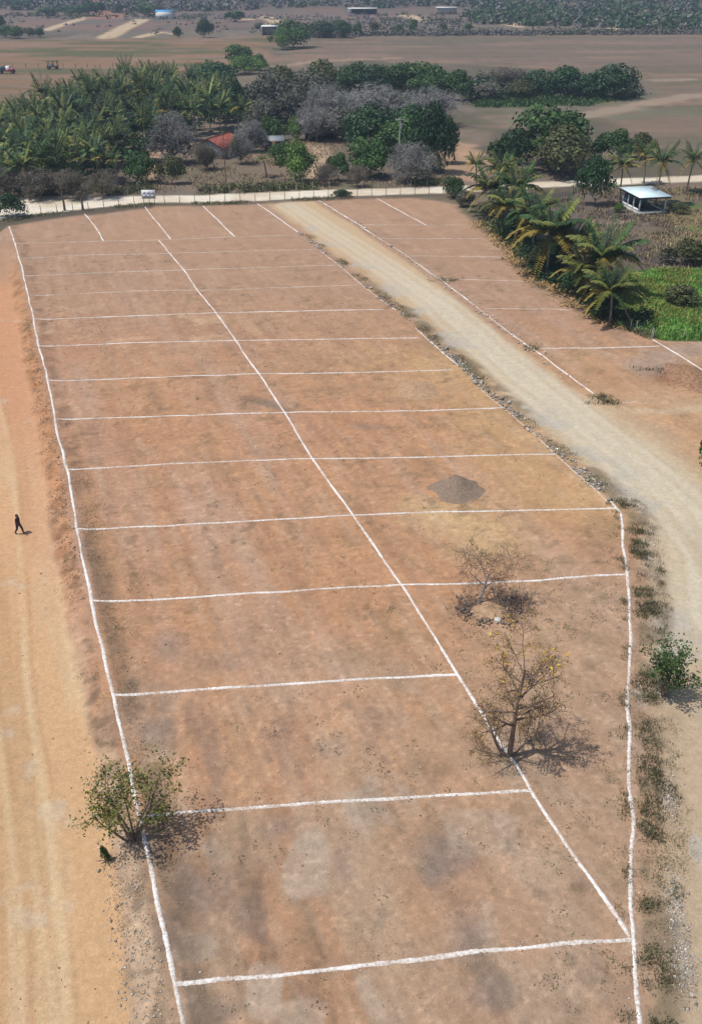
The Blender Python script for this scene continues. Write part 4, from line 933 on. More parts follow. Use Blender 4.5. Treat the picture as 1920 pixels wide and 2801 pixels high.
def scrub(name, label, P, rad, hgt, m, per, size, seed):
    rng = np.random.default_rng(seed); P = np.asarray(P); n = len(P); r_ = rad * rng.uniform(.5, 1.4, n); h_ = hgt * rng.uniform(.5, 1.3, n)
    d = rng.normal(size=(n, per, 3)); d /= np.linalg.norm(d, axis=2, keepdims=True); d[..., 2] = np.abs(d[..., 2])
    C = np.stack([P[:, 0], P[:, 1], ground_z(P[:, 0], P[:, 1])], 1)[:, None, :] + d * np.stack([r_, r_, h_], 1)[:, None, :] * rng.uniform(.3, 1, (n, per, 1))
    V, F = leaves(C.reshape(-1, 3), d.reshape(-1, 3) + rng.normal(size=(n * per, 3)) * .6, size, rng, .6)
    o = obj(name, mesh_np(name, V, [F], m)); o['kind'] = 'stuff'; return tag(o, label, 'scrub')

def tufts(name, label, P, m, hgt, blades, spread, wid, seed, lean=.5, cat='weeds'):
    """Ground cover: a clump of pointed blades at every point."""
    rng = np.random.default_rng(seed); P = np.asarray(P); n = len(P)
    B = np.repeat(P, blades, 0) + rng.normal(size=(n * blades, 2)) * np.repeat(np.broadcast_to(spread, (n,)), blades)[:, None]
    z = ground_z(B[:, 0], B[:, 1]) - .02; a = rng.random(len(B)) * 6.283; h = np.repeat(np.broadcast_to(hgt, (n,)), blades) * rng.uniform(.5, 1.2, len(B)); ln = lean * h * rng.uniform(.2, 1.4, len(B))
    w_ = wid * rng.uniform(.7, 1.4, len(B)); b0 = np.stack([B[:, 0], B[:, 1], z], 1); s = np.stack([-np.sin(a) * w_, np.cos(a) * w_, np.zeros(len(B))], 1)
    tip = b0 + np.stack([np.cos(a) * ln, np.sin(a) * ln, h], 1); mid = b0 * .45 + tip * .55 + np.stack([0 * h, 0 * h, .12 * h], 1)
    V = np.stack([b0 - s * .6, b0 + s * .6, mid + s, mid - s, tip], 1).reshape(-1, 3); i = np.arange(len(B)) * 5
    F4 = np.stack([i, i + 1, i + 2, i + 3], 1); F3 = np.stack([i + 3, i + 2, i + 4], 1)
    o = obj(name, mesh_np(name, V, [F3, F4], m)); o['kind'] = 'stuff'; return tag(o, label, cat)

def along(P, n, off, seed, jit=.4, clump=None):
    """n points along a polyline at cross offsets drawn from the interval off."""
    rng = np.random.default_rng(seed); P = np.asarray(P); seg = np.hypot(*np.diff(P, axis=0).T); L = np.concatenate([[0], np.cumsum(seg)])
    t = rng.random(n * 4) * L[-1]
    if clump: t = t[vnoise(t / clump, np.full(len(t), seed * 1.3), 4) > .5]
    t = t[:n]; x = np.interp(t, L, P[:, 0]); y = np.interp(t, L, P[:, 1]); e = .05
    x2 = np.interp(t + e, L, P[:, 0]); y2 = np.interp(t + e, L, P[:, 1]); dx, dy = x2 - x, y2 - y; q = np.hypot(dx, dy) + 1e-9
    o = rng.uniform(off[0], off[1], len(t)); return np.stack([x + dy / q * o * 1.0, y - dx / q * o], 1) + rng.normal(size=(len(t), 2)) * jit * .3

def scatter(poly, n, seed, thr=None, sc_=4):
    rng = np.random.default_rng(seed); lo, hi = poly.min(0), poly.max(0); q = rng.uniform(lo, hi, (n * 6, 2)); q = q[poly_sd(q[:, 0], q[:, 1], poly) < 0]
    if thr: q = q[fbm(q[:, 0], q[:, 1], sc_, 3, seed) > thr]
    return q[:n]

hedge = pts([(690, 82), (800, 79), (1000, 77), (1250, 76), (1593, 74), (1900, 73)])
scrub('hedge_scrub', 'grey leafless scrub along the far edge of the right field', along(hedge, 420, (-2, 16), 201, 3), 3.6, 3.4, M['scrub_grey'], 30, 1.3, 1)
scrub('hedge_scrub', 'dull green scrub along the far edge of the right field', along(hedge, 170, (-2, 14), 202, 3), 3.2, 3.8, M['leaf_olive'], 30, 1.3, 2)
FS = pts([(-200, 86), (630, 76), (700, 72), (1050, 70), (1050, 34), (700, 32), (300, 34), (-200, 34)])
scrub('scrub', 'grey scrub bushes dotted over the far country', np.array([q for q in scatter(FS, 900, 203, .46, 60) if q[0] > -60 or q[1] > 760 or R0.random() < .12]), 3.0, 1.8, M['scrub_grey'], 16, 1.4, 3)
scrub('scrub', 'dark green bushes dotted over the far country', np.array([q for q in scatter(FS, 300, 204, .5, 60) if q[0] > -60 or q[1] > 760 or R0.random() < .12]), 3.0, 3.0, M['leaf_olive'], 18, 1.5, 4)
GROVE = pts([(-60, 405), (0, 402), (240, 405), (330, 360), (360, 320), (450, 290), (560, 275), (560, 235), (470, 205), (300, 195), (180, 215), (80, 260), (-60, 330)])
scrub('undergrowth', 'dark green undergrowth beneath the palm grove', scatter(GROVE, 900, 205), 1.8, 2.6, M['leaf_dark'], 34, .7, 5)
scrub('undergrowth', 'dark brush along the far side of the crossroad', np.vstack([along(ROAD_F[6:12] + [0, 3.0], 150, (-2.5, 2.0), 206, 1, 9), along(ROAD_F[1:6] + [0, 3.0], 120, (-3, 1), 207, 1)]), 1.3, 1.5, M['leaf_olive'], 36, .42, 6)
MID = pts([(560, 335), (690, 300), (780, 330), (1000, 400), (1010, 300), (1000, 230), (900, 200), (640, 190), (560, 250)])
scrub('undergrowth', 'dull grey-green undergrowth among the trees behind the house', scatter(MID, 420, 208), 2.2, 2.2, M['leaf_grey'], 34, .7, 7)
scrub('undergrowth', 'dark green undergrowth among the trees behind the house', scatter(MID, 320, 209, .45, 18), 2.2, 2.4, M['leaf_dark'], 34, .7, 8)
BELT = pts([(590, 235), (640, 195), (860, 200), (1060, 225), (1110, 222), (1460, 222), (1440, 195), (1200, 180), (1080, 178), (800, 172), (640, 175)])
scrub('undergrowth', 'dark thicket filling the belt before the far right field', scatter(BELT, 420, 210), 3.0, 3.0, M['leaf_dark'], 34, 1.0, 9)
scrub('undergrowth', 'greyish thicket filling the belt before the far right field', scatter(BELT, 300, 211), 3.0, 3.0, M['leaf_grey'], 30, 1.0, 10)
PALMS = SITE_E[1:8] + [2.2, 1.2]
scrub('undergrowth', 'dark leafy undergrowth beneath the palm row', along(PALMS, 240, (-3.5, 1.0), 212, 1), 1.2, 1.6, M['leaf_dark'], 40, .36, 11)
RBn = RB[16:]; RBf = RB[2:17]
# polylines here run away from the top of the photo, so a negative offset lies to the right of the line
tufts('verge_weeds', 'dull green weeds on the verge right of the right boundary line', np.vstack([along(RBn, 330, (-1.5, -.3), 1, .3, .9), along(RBn, 90, (-2.3, -.8), 91, .3, 1.4), along(RBn, 60, (.2, .6), 2, .3, .8)]), M['weed'], .24, 26, .17, .013, 1)
tufts('rubble_weeds', 'grey-green weeds among the rubble on the left side of the grey road', along(RBf, 300, (-1.5, -.2), 3, .3, 3.0), M['weed'], .22, 14, .25, .018, 2)
tufts('bank_weeds', 'dry weeds on the bank along the left boundary line', np.vstack([along(LB[6:-1], 300, (.4, 2.0), 4, .4, .9), along(LB[9:-1], 130, (-1.4, -.3), 5, .4, .9)]), M['straw'], .12, 12, .18, .012, 3)
tufts('ditch_weeds', 'greyish weeds in the strip just inside the left boundary line', along(LB[10:17], 260, (-1.9, -.3), 6, .3, .8), M['weed'], .11, 12, .3, .012, 4)
SITE = pts([(60, 580), (560, 560), (860, 720), (1130, 940), (1380, 1160), (1420, 1400), (1425, 2300), (430, 2300), (330, 1860), (215, 1370), (140, 960)])
tufts('dry_weeds', 'sparse dry weeds scattered over the bare plots', np.vstack([scatter(SITE, 380, 11, .56, 5), scatter(pts([(1060, 1260), (1400, 1200), (1425, 2300), (1250, 2300), (1180, 1750), (1000, 1450)]), 170, 111, .5, 2)]), M['weed'], .11, 14, .22, .018, 5, 1.2)
tufts('straw', 'straw-coloured stubble scattered over the bare plots', scatter(SITE, 420, 12, .54, 4), M['straw'], .09, 10, .25, .016, 6, 1.6)
tufts('corner_weeds', 'green weeds at the lower corner of the right-hand plots', np.vstack([pts([(1362, 898)]) + R0.normal(size=(26, 2)) * [.7, .35], pts([(1378, 912)]) + R0.normal(size=(24, 2)) * [1.0, .3], pts([(1205, 786)]) + R0.normal(size=(16, 2)) * .5, pts([(1012, 634)]) + R0.normal(size=(22, 2)) * [1.2, .5], pts([(1485, 835)]) + R0.normal(size=(14, 2)) * [1, .4]]), M['weed'], .26, 14, .25, .022, 7)
tufts('lush_grass', 'bright green lush grass beside the nearest palm', scatter(GREEN, 5200, 13), M['grass'], .5, 9, .28, .05, 8, .6, 'grass')
gq = scatter(GREEN, 1500, 113, .52, 3)
tufts('lush_grass', 'yellowish taller tufts in the bright grass beside the nearest palm', gq, M['leaf_yellow'], .6, 9, .35, .05, 81, .7, 'grass')
tufts('lush_grass', 'ragged grass creeping over the edge of the plots below the bright grass', along(GREEN[-4:], 160, (-1.0, .5), 114, .5, 1.2), M['weed'], .4, 12, .3, .03, 82, .8, 'grass')
tufts('verge_weeds', 'straw-coloured dry growth on the verge right of the right boundary line', along(RBn, 420, (-2.6, -.2), 115, .5, .6), M['straw'], .18, 16, .22, .011, 83)
tufts('dry_grass', 'dull dry grass around the shelter and shrubs at right', scatter(PAVG, 1500, 14, .5, 6), M['straw'], .5, 7, .35, .06, 9, .6, 'grass')
tufts('low_grass', 'green grass in the hollow before the far right field', scatter(LOW_GREEN, 900, 15), M['leaf_green'], .9, 6, .9, .18, 10, .6, 'grass')
tufts('roadside_weeds', 'dark dry weeds along the near side of the crossroad', np.vstack([along(ROAD_N[1:12], 420, (.3, 2.4), 16, .5, 6)]), M['weed'], .35, 10, .4, .03, 11)
tufts('dead_fronds', 'grey dead fronds and brush lying under the palm row', along(SITE_E[1:8], 320, (-2.2, .6), 17, .6), M['dry_leaf'], .35, 8, .5, .05, 12, 2.5, 'brush')
tufts('yard_grass', 'dry grass in the yard and between the trees beyond the crossroad', scatter(pts([(300, 440), (1020, 425), (1040, 330), (600, 300), (300, 380)]), 1400, 18, .45, 10), M['straw'], .45, 6, .5, .07, 13, .7, 'grass')

def stones(name, label, P, size, m, seed, cat='rubble', lift=.3):
    """Loose stones: irregular eight-faced lumps, sunk a little."""
    rng = np.random.default_rng(seed); P = np.asarray(P); n = len(P); b = np.array([[1, 0, 0], [0, 1, 0], [-1, 0, 0], [0, -1, 0], [0, 0, 1], [0, 0, -1]], float)
    s = size * rng.lognormal(0, .4, n); V = b[None] * rng.uniform(.55, 1.2, (n, 6, 1)); th = rng.random(n) * 6.283; c, q = np.cos(th)[:, None], np.sin(th)[:, None]
    V = np.stack([V[..., 0] * c - V[..., 1] * q + rng.normal(size=(n, 6)) * .12, V[..., 0] * q + V[..., 1] * c, V[..., 2] * .7 + rng.normal(size=(n, 6)) * .1], 2) * s[:, None, None] * .5
    V = V + np.stack([P[:, 0], P[:, 1], ground_z(P[:, 0], P[:, 1]) + s * lift * .5], 1)[:, None]
    f = np.array([[0, 1, 4], [1, 2, 4], [2, 3, 4], [3, 0, 4], [1, 0, 5], [2, 1, 5], [3, 2, 5], [0, 3, 5]]); F = (np.arange(n)[:, None, None] * 6 + f[None]).reshape(-1, 3)
    o = obj(name, mesh_np(name, V.reshape(-1, 3), [F], m)); o['kind'] = 'stuff'; return tag(o, label, cat)
stones('rubble', 'grey rubble stones piled along the left side of the grey road', np.vstack([along(RBf, 520, (-.8, .1), 31, .3, 2.5), along(RB[9:17], 420, (-1.1, 0), 32, .4, 2.0)]), .22, M['stone'], 31)
stones('rubble', 'small pale stones along the right side of the grey road', along(RL, 420, (-.6, .9), 33, .5), .20, M['stone'], 33)
gp = []
for (px, py, rx, ry, n) in ((1520, 1810, 20, 50, 500), (1535, 2050, 22, 70, 650), (1555, 2190, 26, 75, 750), (1480, 1230, 14, 60, 330), (1490, 1400, 12, 60, 300), (1450, 1575, 22, 28, 420), (1400, 1110, 20, 30, 260)):
    rr = np.random.default_rng(px + py); a = np.stack([rr.normal(size=n) * .62, np.clip(rr.normal(size=n) * .62, -1.3, 1.3)], 1); gp.append(np.array([at(px + q[0] * rx + (q[1] * 8), py + q[1] * ry) for q in a]))
stones('gravel', 'pale grey gravel strewn along the right-hand road verge', np.vstack(gp), .075, M['stone'], 35, 'gravel', .05)
stones('clods', 'loose orange-brown clods on the bank left of the left line', along(LB[6:13], 620, (.3, 1.4), 36, .4), .11, M['clod'], 36, 'clods')
stones('pebbles', 'pale pebbles on the verge left of the left line near the camera', along(LB[14:], 900, (.4, 2.3), 37, .4), .09, M['stone'], 37, 'pebbles')
stones('pebbles', 'small clods scattered over the bare plots', scatter(SITE, 900, 38), .10, M['clod'], 38, 'clods')

# ------------------------------------------------------------------ heaps
def heap(name, label, px, py, rx, ry, h, m, seed, cat='heap', peak=(0, 0), rot=0):
    n, k = 26, 64; rr = np.linspace(0, 1, n); th = np.arange(k) * 2 * math.pi / k; p = at(px, py)
    sx = rx / ppm(py); sy = (at(px, py - ry)[1] - at(px, py + ry)[1]) / 2
    Rr, T = np.meshgrid(rr, th, indexing='ij'); wv = 1 + .22 * (vnoise(np.cos(T) * 2 + 5, np.sin(T) * 2 + seed, seed) - .5) * 2
    X = np.cos(T) * Rr * sx * wv; Y = np.sin(T) * Rr * sy * wv; X, Y = X * math.cos(rot) - Y * math.sin(rot), X * math.sin(rot) + Y * math.cos(rot)
    prof = (1 - sstep(0, 1.0, Rr)) * .75 + .25 * (1 - Rr)
    Z = h * prof * (1 + .35 * (fbm(X + 50, Y + seed, 1.2, 3, seed) - .5) * 2) + .16 * (fbm(X + 9, Y + 40 + seed, .45, 3, seed + 1) - .5) * (1 - Rr)
    sh = (1 - Rr) ** 1.0; X = X + peak[0] * sh * sx; Y = Y + peak[1] * sh * sy
    Z = Z - .06 * Rr
    V = np.stack([X, Y, Z], 2).reshape(-1, 3); i = np.arange(n - 1)[:, None] * k + np.arange(k)[None]; j = np.arange(n - 1)[:, None] * k + (np.arange(k)[None] + 1) % k
    F = np.stack([i, i + k, j + k, j], 2).reshape(-1, 4)
    return tag(obj(name, mesh_np(name, V, [F], m, True), loc=on(p)), label, cat)
heap('sand_heap', 'grey-brown heap of sand on a plot right of the diagonal line', 1040, 1110, 74, 32, .85, M['sand_grey'], 3, peak=(-.15, .25), rot=-.12)
heap('earth_heap', 'low sandy mound on the yellowish soil near the rubble edge', 945, 885, 62, 24, .45, M['sand_brown'], 5)
heap('earth_heap', 'reddish-brown earth heap at the right edge of the photo', 1565, 852, 60, 34, .9, M['earth_red'], 7)
heap('earth_mound', 'little eroded mound under the small leafless tree', 1108, 1385, 62, 26, .38, M['sand_brown'], 9, cat='mound')
stones('rubble', 'dark stones and roots round the mound of the small leafless tree', np.vstack([pts([(1060, 1378)]) + R0.normal(size=(60, 2)) * [.45, .7], pts([(1150, 1380)]) + R0.normal(size=(90, 2)) * [.8, .8], pts([(1110, 1405)]) + R0.normal(size=(60, 2)) * [.7, .4]]), .22, M['bark'], 39)
tufts('dead_brush', 'dark dead twigs heaped beside the small leafless tree', np.vstack([pts([(1060, 1376)]) + R0.normal(size=(30, 2)) * [.4, .7], pts([(1155, 1375)]) + R0.normal(size=(50, 2)) * [.8, .6]]), M['twig'], .4, 9, .3, .02, 20, 1.5, 'brush')
for px, py, lb in ((1128, 1408, 'pale rock at the front of the small leafless tree\'s mound'), (1418, 1222, 'pale block standing on the bare soil above the second bend'), (297, 1580, '')):
    if not lb or px == 1418: continue
    rng = np.random.default_rng(px); g = Geo(); d = rng.normal(size=(40, 3)); 
    import bmesh
    bm = bmesh.new(); bmesh.ops.create_icosphere(bm, subdivisions=2, radius=.22)
    for v_ in bm.verts: v_.co = v_.co * (1 + rng.normal() * .12); v_.co.z *= .65
    me = bpy.data.meshes.new('rock'); bm.to_mesh(me); bm.free(); me.materials.append(M['plaster'])
    tag(obj('rock', me, loc=on(at(px, py), .05)), lb, 'rock')

def ring(px, py, rx, ry, n, seed):
    r_ = np.random.default_rng(seed); a = r_.random(n) * 6.283; q = 1 + np.abs(r_.normal(size=n)) * .16 - .08; return np.array([at(px + rx * q_ * math.cos(b_), py + ry * q_ * math.sin(b_)) for q_, b_ in zip(q, a)])
stones('spilled_sand', 'lumps of grey sand spilled round the sand heap', ring(1040, 1110, 70, 32, 200, 51), .055, M['sand_grey'], 51, 'lumps')
stones('spilled_earth', 'clods of red earth spilled round the reddish heap at the right edge', ring(1565, 852, 58, 33, 200, 52), .09, M['earth_red'], 52, 'clods')
stones('clods', 'pale and brown crumbs of soil scattered over all the plots', np.vstack([scatter(SITE, 5200, 53), scatter(SITE, 2500, 54, .55, 3)]), .055, M['clod'], 53, 'clods')
stones('pebbles', 'small grey pebbles scattered over all the plots', scatter(SITE, 2200, 55, .5, 6), .05, M['stone'], 55, 'pebbles')
LR = np.array([(xLB(q) - 3.0, q) for q in np.linspace(20, 120, 40)])
stones('pebbles', 'loose pebbles on the sandy road at left', np.vstack([along(LR[::-1], 1500, (0, 14), 56, .5)]), .06, M['clod'], 56, 'pebbles')
sp_ = np.vstack([along(LB[6:-1], 1500, (-.45, .45), 57, .3), along(CL[4:], 1600, (-.4, .4), 58, .3), along(RB[17:-1], 1300, (-.45, .45), 59, .3)] + [along(pts(P), 620, (-.36, .36), 60 + k, .3) for k, P in enumerate(ROWS) if k > 4])
stones('lime_crumbs', 'white lime crumbs spilled beside the plot lines', sp_, .032, M['chalk'], 57, 'lime')

# ------------------------------------------------------------------ fences, poles, stakes
def fence(label, P, spacing, h, m, seed, group=None, thick=.06):
    rng = np.random.default_rng(seed); P = np.asarray(P); seg = np.hypot(*np.diff(P, axis=0).T); L = np.concatenate([[0], np.cumsum(seg)]); n = int(L[-1] / spacing) + 1
    tt = np.linspace(0, L[-1], n); x = np.interp(tt, L, P[:, 0]); y = np.interp(tt, L, P[:, 1]); t = thing('fence', label, 'fence', on((x[0], y[0])), 0, group)
    o0 = np.array(on((x[0], y[0]))); tops = []
    g = Geo(); g.tubes([(0, 0, -.1), (.02, .01, h * .5)], [(.02, .01, h * .5), (-.01, .02, h)], [thick, thick * .9], [thick * .9, thick * .7], 5); pm = g.mesh('post', m)
    for k in range(n):
        q = np.array(on((x[k], y[k]))) - o0; tops.append(q)
        obj('post', pm, t, loc=tuple(q), rz=rng.random() * 6, scale=(1, 1, rng.uniform(.85, 1.12)))
    tops = np.array(tops)
    for f in (.35, .65, .92):
        a = tops + [0, 0, h * f]; V, F = tubes(a[:-1], a[1:], .006, .006, 3); obj('wire', mesh_np('wire', V, [F], M['wire']), t)
fence('wire fence with thin wooden posts along the near side of the crossroad', ROAD_N[2:12] + [0, -.4], 2.7, 1.45, M['wood'], 1)
fence('wire fence along the far side of the crossroad before the trees', ROAD_F[4:12] + [0, .6], 3.0, 1.4, M['wood_pale'], 2)
fence('post fence across the left field behind the truck', pts([(-30, 156), (60, 153), (130, 153), (230, 154), (315, 152)]), 5.0, 1.6, M['wood'], 3, thick=.12)
fence('short post fence between bright grass and the right-hand plots', pts([(1430, 744), (1480, 764), (1550, 766), (1620, 768)]), 3.4, 1.3, M['wood_pale'], 4, thick=.07)

def pole(label, px, pyb, pyt, arms=True):
    h = top_h(px, pyb, pyt); t = thing('utility_pole', label, 'utility pole', on(at(px, pyb)), .3)
    g = Geo(); z = np.linspace(-.3, h, 6); P = np.stack([z * 0, z * 0, z], 1); r = np.linspace(.17, .11, 6); r = r * (1 if arms else .6); g.tubes(P[:-1], P[1:], r[:-1], r[1:], 8); g.add([[(.11 if arms else .066) * math.cos(a), (.11 if arms else .066) * math.sin(a), h] for a in np.arange(8) * .785], [[0, 1, 2, 3], [0, 3, 4, 7], [4, 5, 6, 7]])
    obj('mast', g.mesh('mast', M['concrete'] if arms else M['wood']), t)
    if arms:
        obj('crossarm', Geo().box((0, 0, h - .45), (1.9, .12, .12)).mesh('crossarm', M['concrete']), t)
        for sx in (-.8, -.3, .8):
            g = Geo(); g.tubes([(sx, 0, h - .39), (sx, 0, h - .28)], [(sx, 0, h - .28), (sx, 0, h - .16)], [.04, .07], [.07, .03], 6); obj('insulator', g.mesh('insulator', M['white']), t)
        g = Geo(); g.tubes([(.24, -.12, h - 1.9)], [(.24, -.12, h - 1.2)], .19, .19, 8).tubes([(.24, -.12, h - 1.2)], [(.24, -.12, h - 1.1)], .19, .02, 8); obj('transformer', g.mesh('transformer', M['tin']), t)
pole('pale concrete utility pole with crossarm between the dark green trees', 904, 412, 266)
pole('slim grey utility pole by the road below the red-roofed house', 515, 434, 290, False)
# stakes at plot corners
for px, py, lb in ((1442, 745, 'pale wooden stake leaning at the edge of the bright grass'), (1477, 762, 'short pale stake at the top of the slanting white line')):
    g = Geo(); g.tubes([(0, 0, -.2)], [(.12, .02, 1.1)], .06, .05, 6); g.add(np.array([[.12 + .05 * math.cos(a), .02 + .05 * math.sin(a), 1.1] for a in np.arange(6) * 1.047]), [[0, 1, 2, 3], [0, 3, 4, 5]])
    tag(obj('stake', g.mesh('stake', M['wood_pale']), loc=on(at(px, py))), lb, 'stake', 'stakes')

# ------------------------------------------------------------------ sign by the crossroad
def sign():
    t = thing('sign_board', 'white sign board with pale blue panels by the crossroad fence', 'sign', on(at(340, 464)), .05)
    w_, hb, zb = 2.45, 1.5, 1.0
    obj('panel', Geo().box((0, 0, zb + hb / 2), (w_, .05, hb)).mesh('panel', M['white']), t)
    for k, sx in enumerate((-.95, .95)):
        obj('leg', Geo().box((sx, .06, (zb + hb) / 2 - .1), (.09, .06, zb + hb + .1)).mesh('leg', M['wood']), t)
    for r_ in range(2):
        for c_ in range(3):
            obj('printed_field', Geo().box((-.72 + c_ * .72, -.028, zb + .45 + r_ * .58), (.56, .008, .40)).mesh('printed_field', M['sign_ink']), t)
sign()

# ------------------------------------------------------------------ shelter with the pale blue roof
def shelter():
    A, B, Cc = at(1447, 487), at(1507, 484), at(1416, 467); d = B - A; W_ = np.hypot(*d); rz = math.atan2(d[1], d[0]); e = Cc - A; nx = np.array([-d[1], d[0]]) / W_; Dp = min(7.0, abs(e.dot(nx)))
    t = thing('shelter', 'open shelter with pale blue roof and white posts at right', 'shelter', on(A, 0), rz); h = 2.7
    obj('slab', Geo().box((W_ / 2, Dp / 2, .15), (W_ + .5, Dp + .5, .5)).mesh('slab', M['concrete']), t)
    obj('roof', Geo().box((W_ / 2, Dp / 2, h + .28), (W_ + 1.0, Dp + 1.2, .12), tilt=(0, .02)).mesh('roof', M['roof_blue']), t)
    obj('fascia', Geo().box((W_ / 2, -.45, h + .04), (W_ + .9, .08, .28)).box((-.42, Dp / 2, h + .06), (.08, Dp + .9, .24)).mesh('fascia', M['dark']), t)
    for x_, y_ in ((0.1, 0.1), (W_ - .1, 0.1), (W_ - .1, Dp - .1), (.1, Dp - .1), (.1, Dp * .36), (.1, Dp * .68)):
        obj('post', Geo().box((x_, y_, .4 + (h - .38) / 2), (.2, .2, h - .38)).mesh('post', M['white']), t)
    g = Geo()
    obj('side_rail', Geo().box((.1, Dp / 2, .62), (.1, Dp - .5, .45)).mesh('side_rail', M['white']), t)
    obj('back_wall', Geo().box((W_ / 2, Dp - .3, .4 + .95), (W_ - .5, .12, 1.9)).mesh('back_wall', M['tarp']), t)  # dark tone stands in for the shade inside the shelter
    obj('floor', Geo().box((W_ / 2, Dp / 2 + .15, .41), (W_ - .5, Dp - .7, .03)).mesh('floor', M['dark']), t)  # dark sheet over the slab, imitating the shade under the roof
    tb = thing('table', 'dark wooden table standing inside the blue-roofed shelter', 'table', tuple(np.array(on(A)) + [nx[0] * Dp * .45 + d[0] / W_ * W_ * .5, nx[1] * Dp * .45 + d[1] / W_ * W_ * .5, .4]), rz)
    obj('table_top', Geo().box((0, 0, .74), (2.2, .9, .06)).mesh('table_top', M['wood']), tb)
    lg = Geo().box((0, 0, .355), (.08, .08, .71)).mesh('leg', M['wood'])
    for sx in (-1, 1):
        for sy in (-.36, .36): obj('leg', lg, tb, loc=(sx, sy, 0))
shelter()

# ------------------------------------------------------------------ house and sheds
def ridged_slope(L, S, z0, z1, n=30, thick=.1):
    """Tiled roof slope: L along x, S across, falling from z1 (y=0) to z0 (y=S), in rounded tile rows."""
    g = Geo(); x = np.linspace(-L / 2, L / 2, n * 4 + 1); zz = .05 * np.abs(np.sin(np.linspace(0, n * math.pi, n * 4 + 1)))
    V = np.concatenate([np.stack([x, 0 * x, z1 + zz], 1), np.stack([x, 0 * x + S, z0 + zz], 1), np.stack([x, 0 * x + S, z0 - thick + 0 * x], 1), np.stack([x, 0 * x, z1 - thick + 0 * x], 1)]); m = len(x); i = np.arange(m - 1)
    return g.add(V, np.concatenate([np.stack([i + a * m, i + 1 + a * m, i + 1 + ((a + 1) % 4) * m, i + ((a + 1) % 4) * m], 1) for a in range(4)]))

def house():
    p = at(500, 352); t = thing('house', 'small house with weathered red tile roof and pale gable wall', 'house', on(p), math.radians(66)); Lx, Wy, he, hr = 8.6, 6.2, 2.6, 4.1
    for sx in (-1, 1):
        g = Geo(); x0 = sx * Lx / 2; V = [(x0 - .1, -Wy / 2, 0), (x0 - .1, Wy / 2, 0), (x0 - .1, Wy / 2, he), (x0 - .1, 0, hr - .1), (x0 - .1, -Wy / 2, he)]; V = V + [(a + .2, b, c) for a, b, c in V]
        g.add(V, [[0, 1, 2, 4], [5, 9, 7, 6], [0, 5, 6, 1], [1, 6, 7, 2], [2, 7, 8, 3], [3, 8, 9, 4], [4, 9, 5, 0]]); g.F[3].append(np.array([[2, 3, 4], [7, 9, 8]]))
        obj('gable_wall', g.mesh('gable_wall', M['plaster']), t)
    obj('front_wall', Geo().box((-Lx * .25, -Wy / 2 + .1, he / 2), (Lx * .45, .18, he)).mesh('front_wall', M['plaster_grey']), t)
    obj('back_wall', Geo().box((0, Wy / 2 - .1, he / 2), (Lx - .3, .18, he)).mesh('back_wall', M['plaster_grey']), t)
    for k in (0, 1):
        g = ridged_slope(Lx + 1.0, Wy / 2 + .7, he - .28, hr, 26); o = obj('roof', g.mesh('roof', M['tile_red']), t, rz=k * math.pi)
    g = Geo(); g.tubes([(-Lx / 2 - .5, 0, hr + .06)], [(Lx / 2 + .5, 0, hr + .06)], .12, .12, 8); obj('ridge', g.mesh('ridge', M['tile_red']), t)
    d = obj('door', Geo().box((-Lx / 2 - .12, -.6, 1.0), (.06, .95, 2.0)).mesh('door', M['wood']), t); obj('handle', Geo().box((-Lx / 2 - .17, -.28, 1.0), (.05, .05, .14)).mesh('handle', M['tin']), d)
    wn = obj('window', Geo().box((-Lx / 2 - .12, 1.3, 1.45), (.05, 1.0, .9)).mesh('window', M['glass']), t); obj('frame', Geo().box((-Lx / 2 - .15, 1.3, 1.45), (.04, .07, .9)).box((-Lx / 2 - .15, 1.3, 1.95), (.05, 1.12, .08)).box((-Lx / 2 - .15, 1.3, .95), (.05, 1.12, .08)).mesh('frame', M['wood']), wn)
    for k in range(2): obj('post', Geo().box((.8 + k * 3.0, -Wy / 2 - .2, he / 2 - .1), (.16, .16, he - .25)).mesh('post', M['wood']), t)
house()

def shed(label, px, pyb, wm, dm, h, rz, roofm, wallm, tilt=(0, .12), open_front=True, cat='shed', name='shed', group=None, window=False):
    t = thing(name, label, cat, on(at(px, pyb)), rz, group)
    obj('roof', Geo().box((0, 0, h + .05), (wm + .7, dm + .7, .1), tilt=tilt).mesh('roof', roofm), t)
    hb = h - .12 + tilt[1] * dm / 2
    obj('back_wall', Geo().box((0, dm / 2, hb / 2), (wm, .14, hb)).mesh('back_wall', wallm), t)
    for sx in (-1, 1): obj('side_wall', Geo().box((sx * (wm / 2 - .07), .05, (h - .2 - tilt[1] * dm * .3) / 2), (.14, dm - .25, h - .2 - tilt[1] * dm * .3)).mesh('side_wall', wallm), t)
    hf = h - .12 - tilt[1] * dm / 2
    if open_front:
        for sx in (-.42, 0, .42): obj('post', Geo().box((sx * wm, -dm / 2 + .05, hf / 2), (.14, .14, hf)).mesh('post', M['wood']), t)
    else:
        obj('front_wall', Geo().box((0, -dm / 2, hf / 2), (wm, .14, hf)).mesh('front_wall', wallm), t)
        obj('door', Geo().box((wm * .18, -dm / 2 - .09, 1.0), (.95, .05, 2.0)).mesh('door', M['dark']), t); obj('window', Geo().box((-wm * .22, -dm / 2 - .09, 1.5), (1.1, .05, .9)).mesh('window', M['glass']), t)
    return t
shed('low dark shed with a faded blue tarp roof behind the yard', 728, 318, 7.5, 4.0, 2.3, .06, M['tarp'], M['dark'])
shed('small brown brick shed right of the red-roofed house', 622, 340, 4.2, 3.4, 2.4, .1, M['tin'], M['earth_red'], open_front=False)
shed('open white hut at the far field corner beside the big green tree', 613, 79, 9.0, 7, 4.6, 0, M['white'], M['white'], (0, .04))
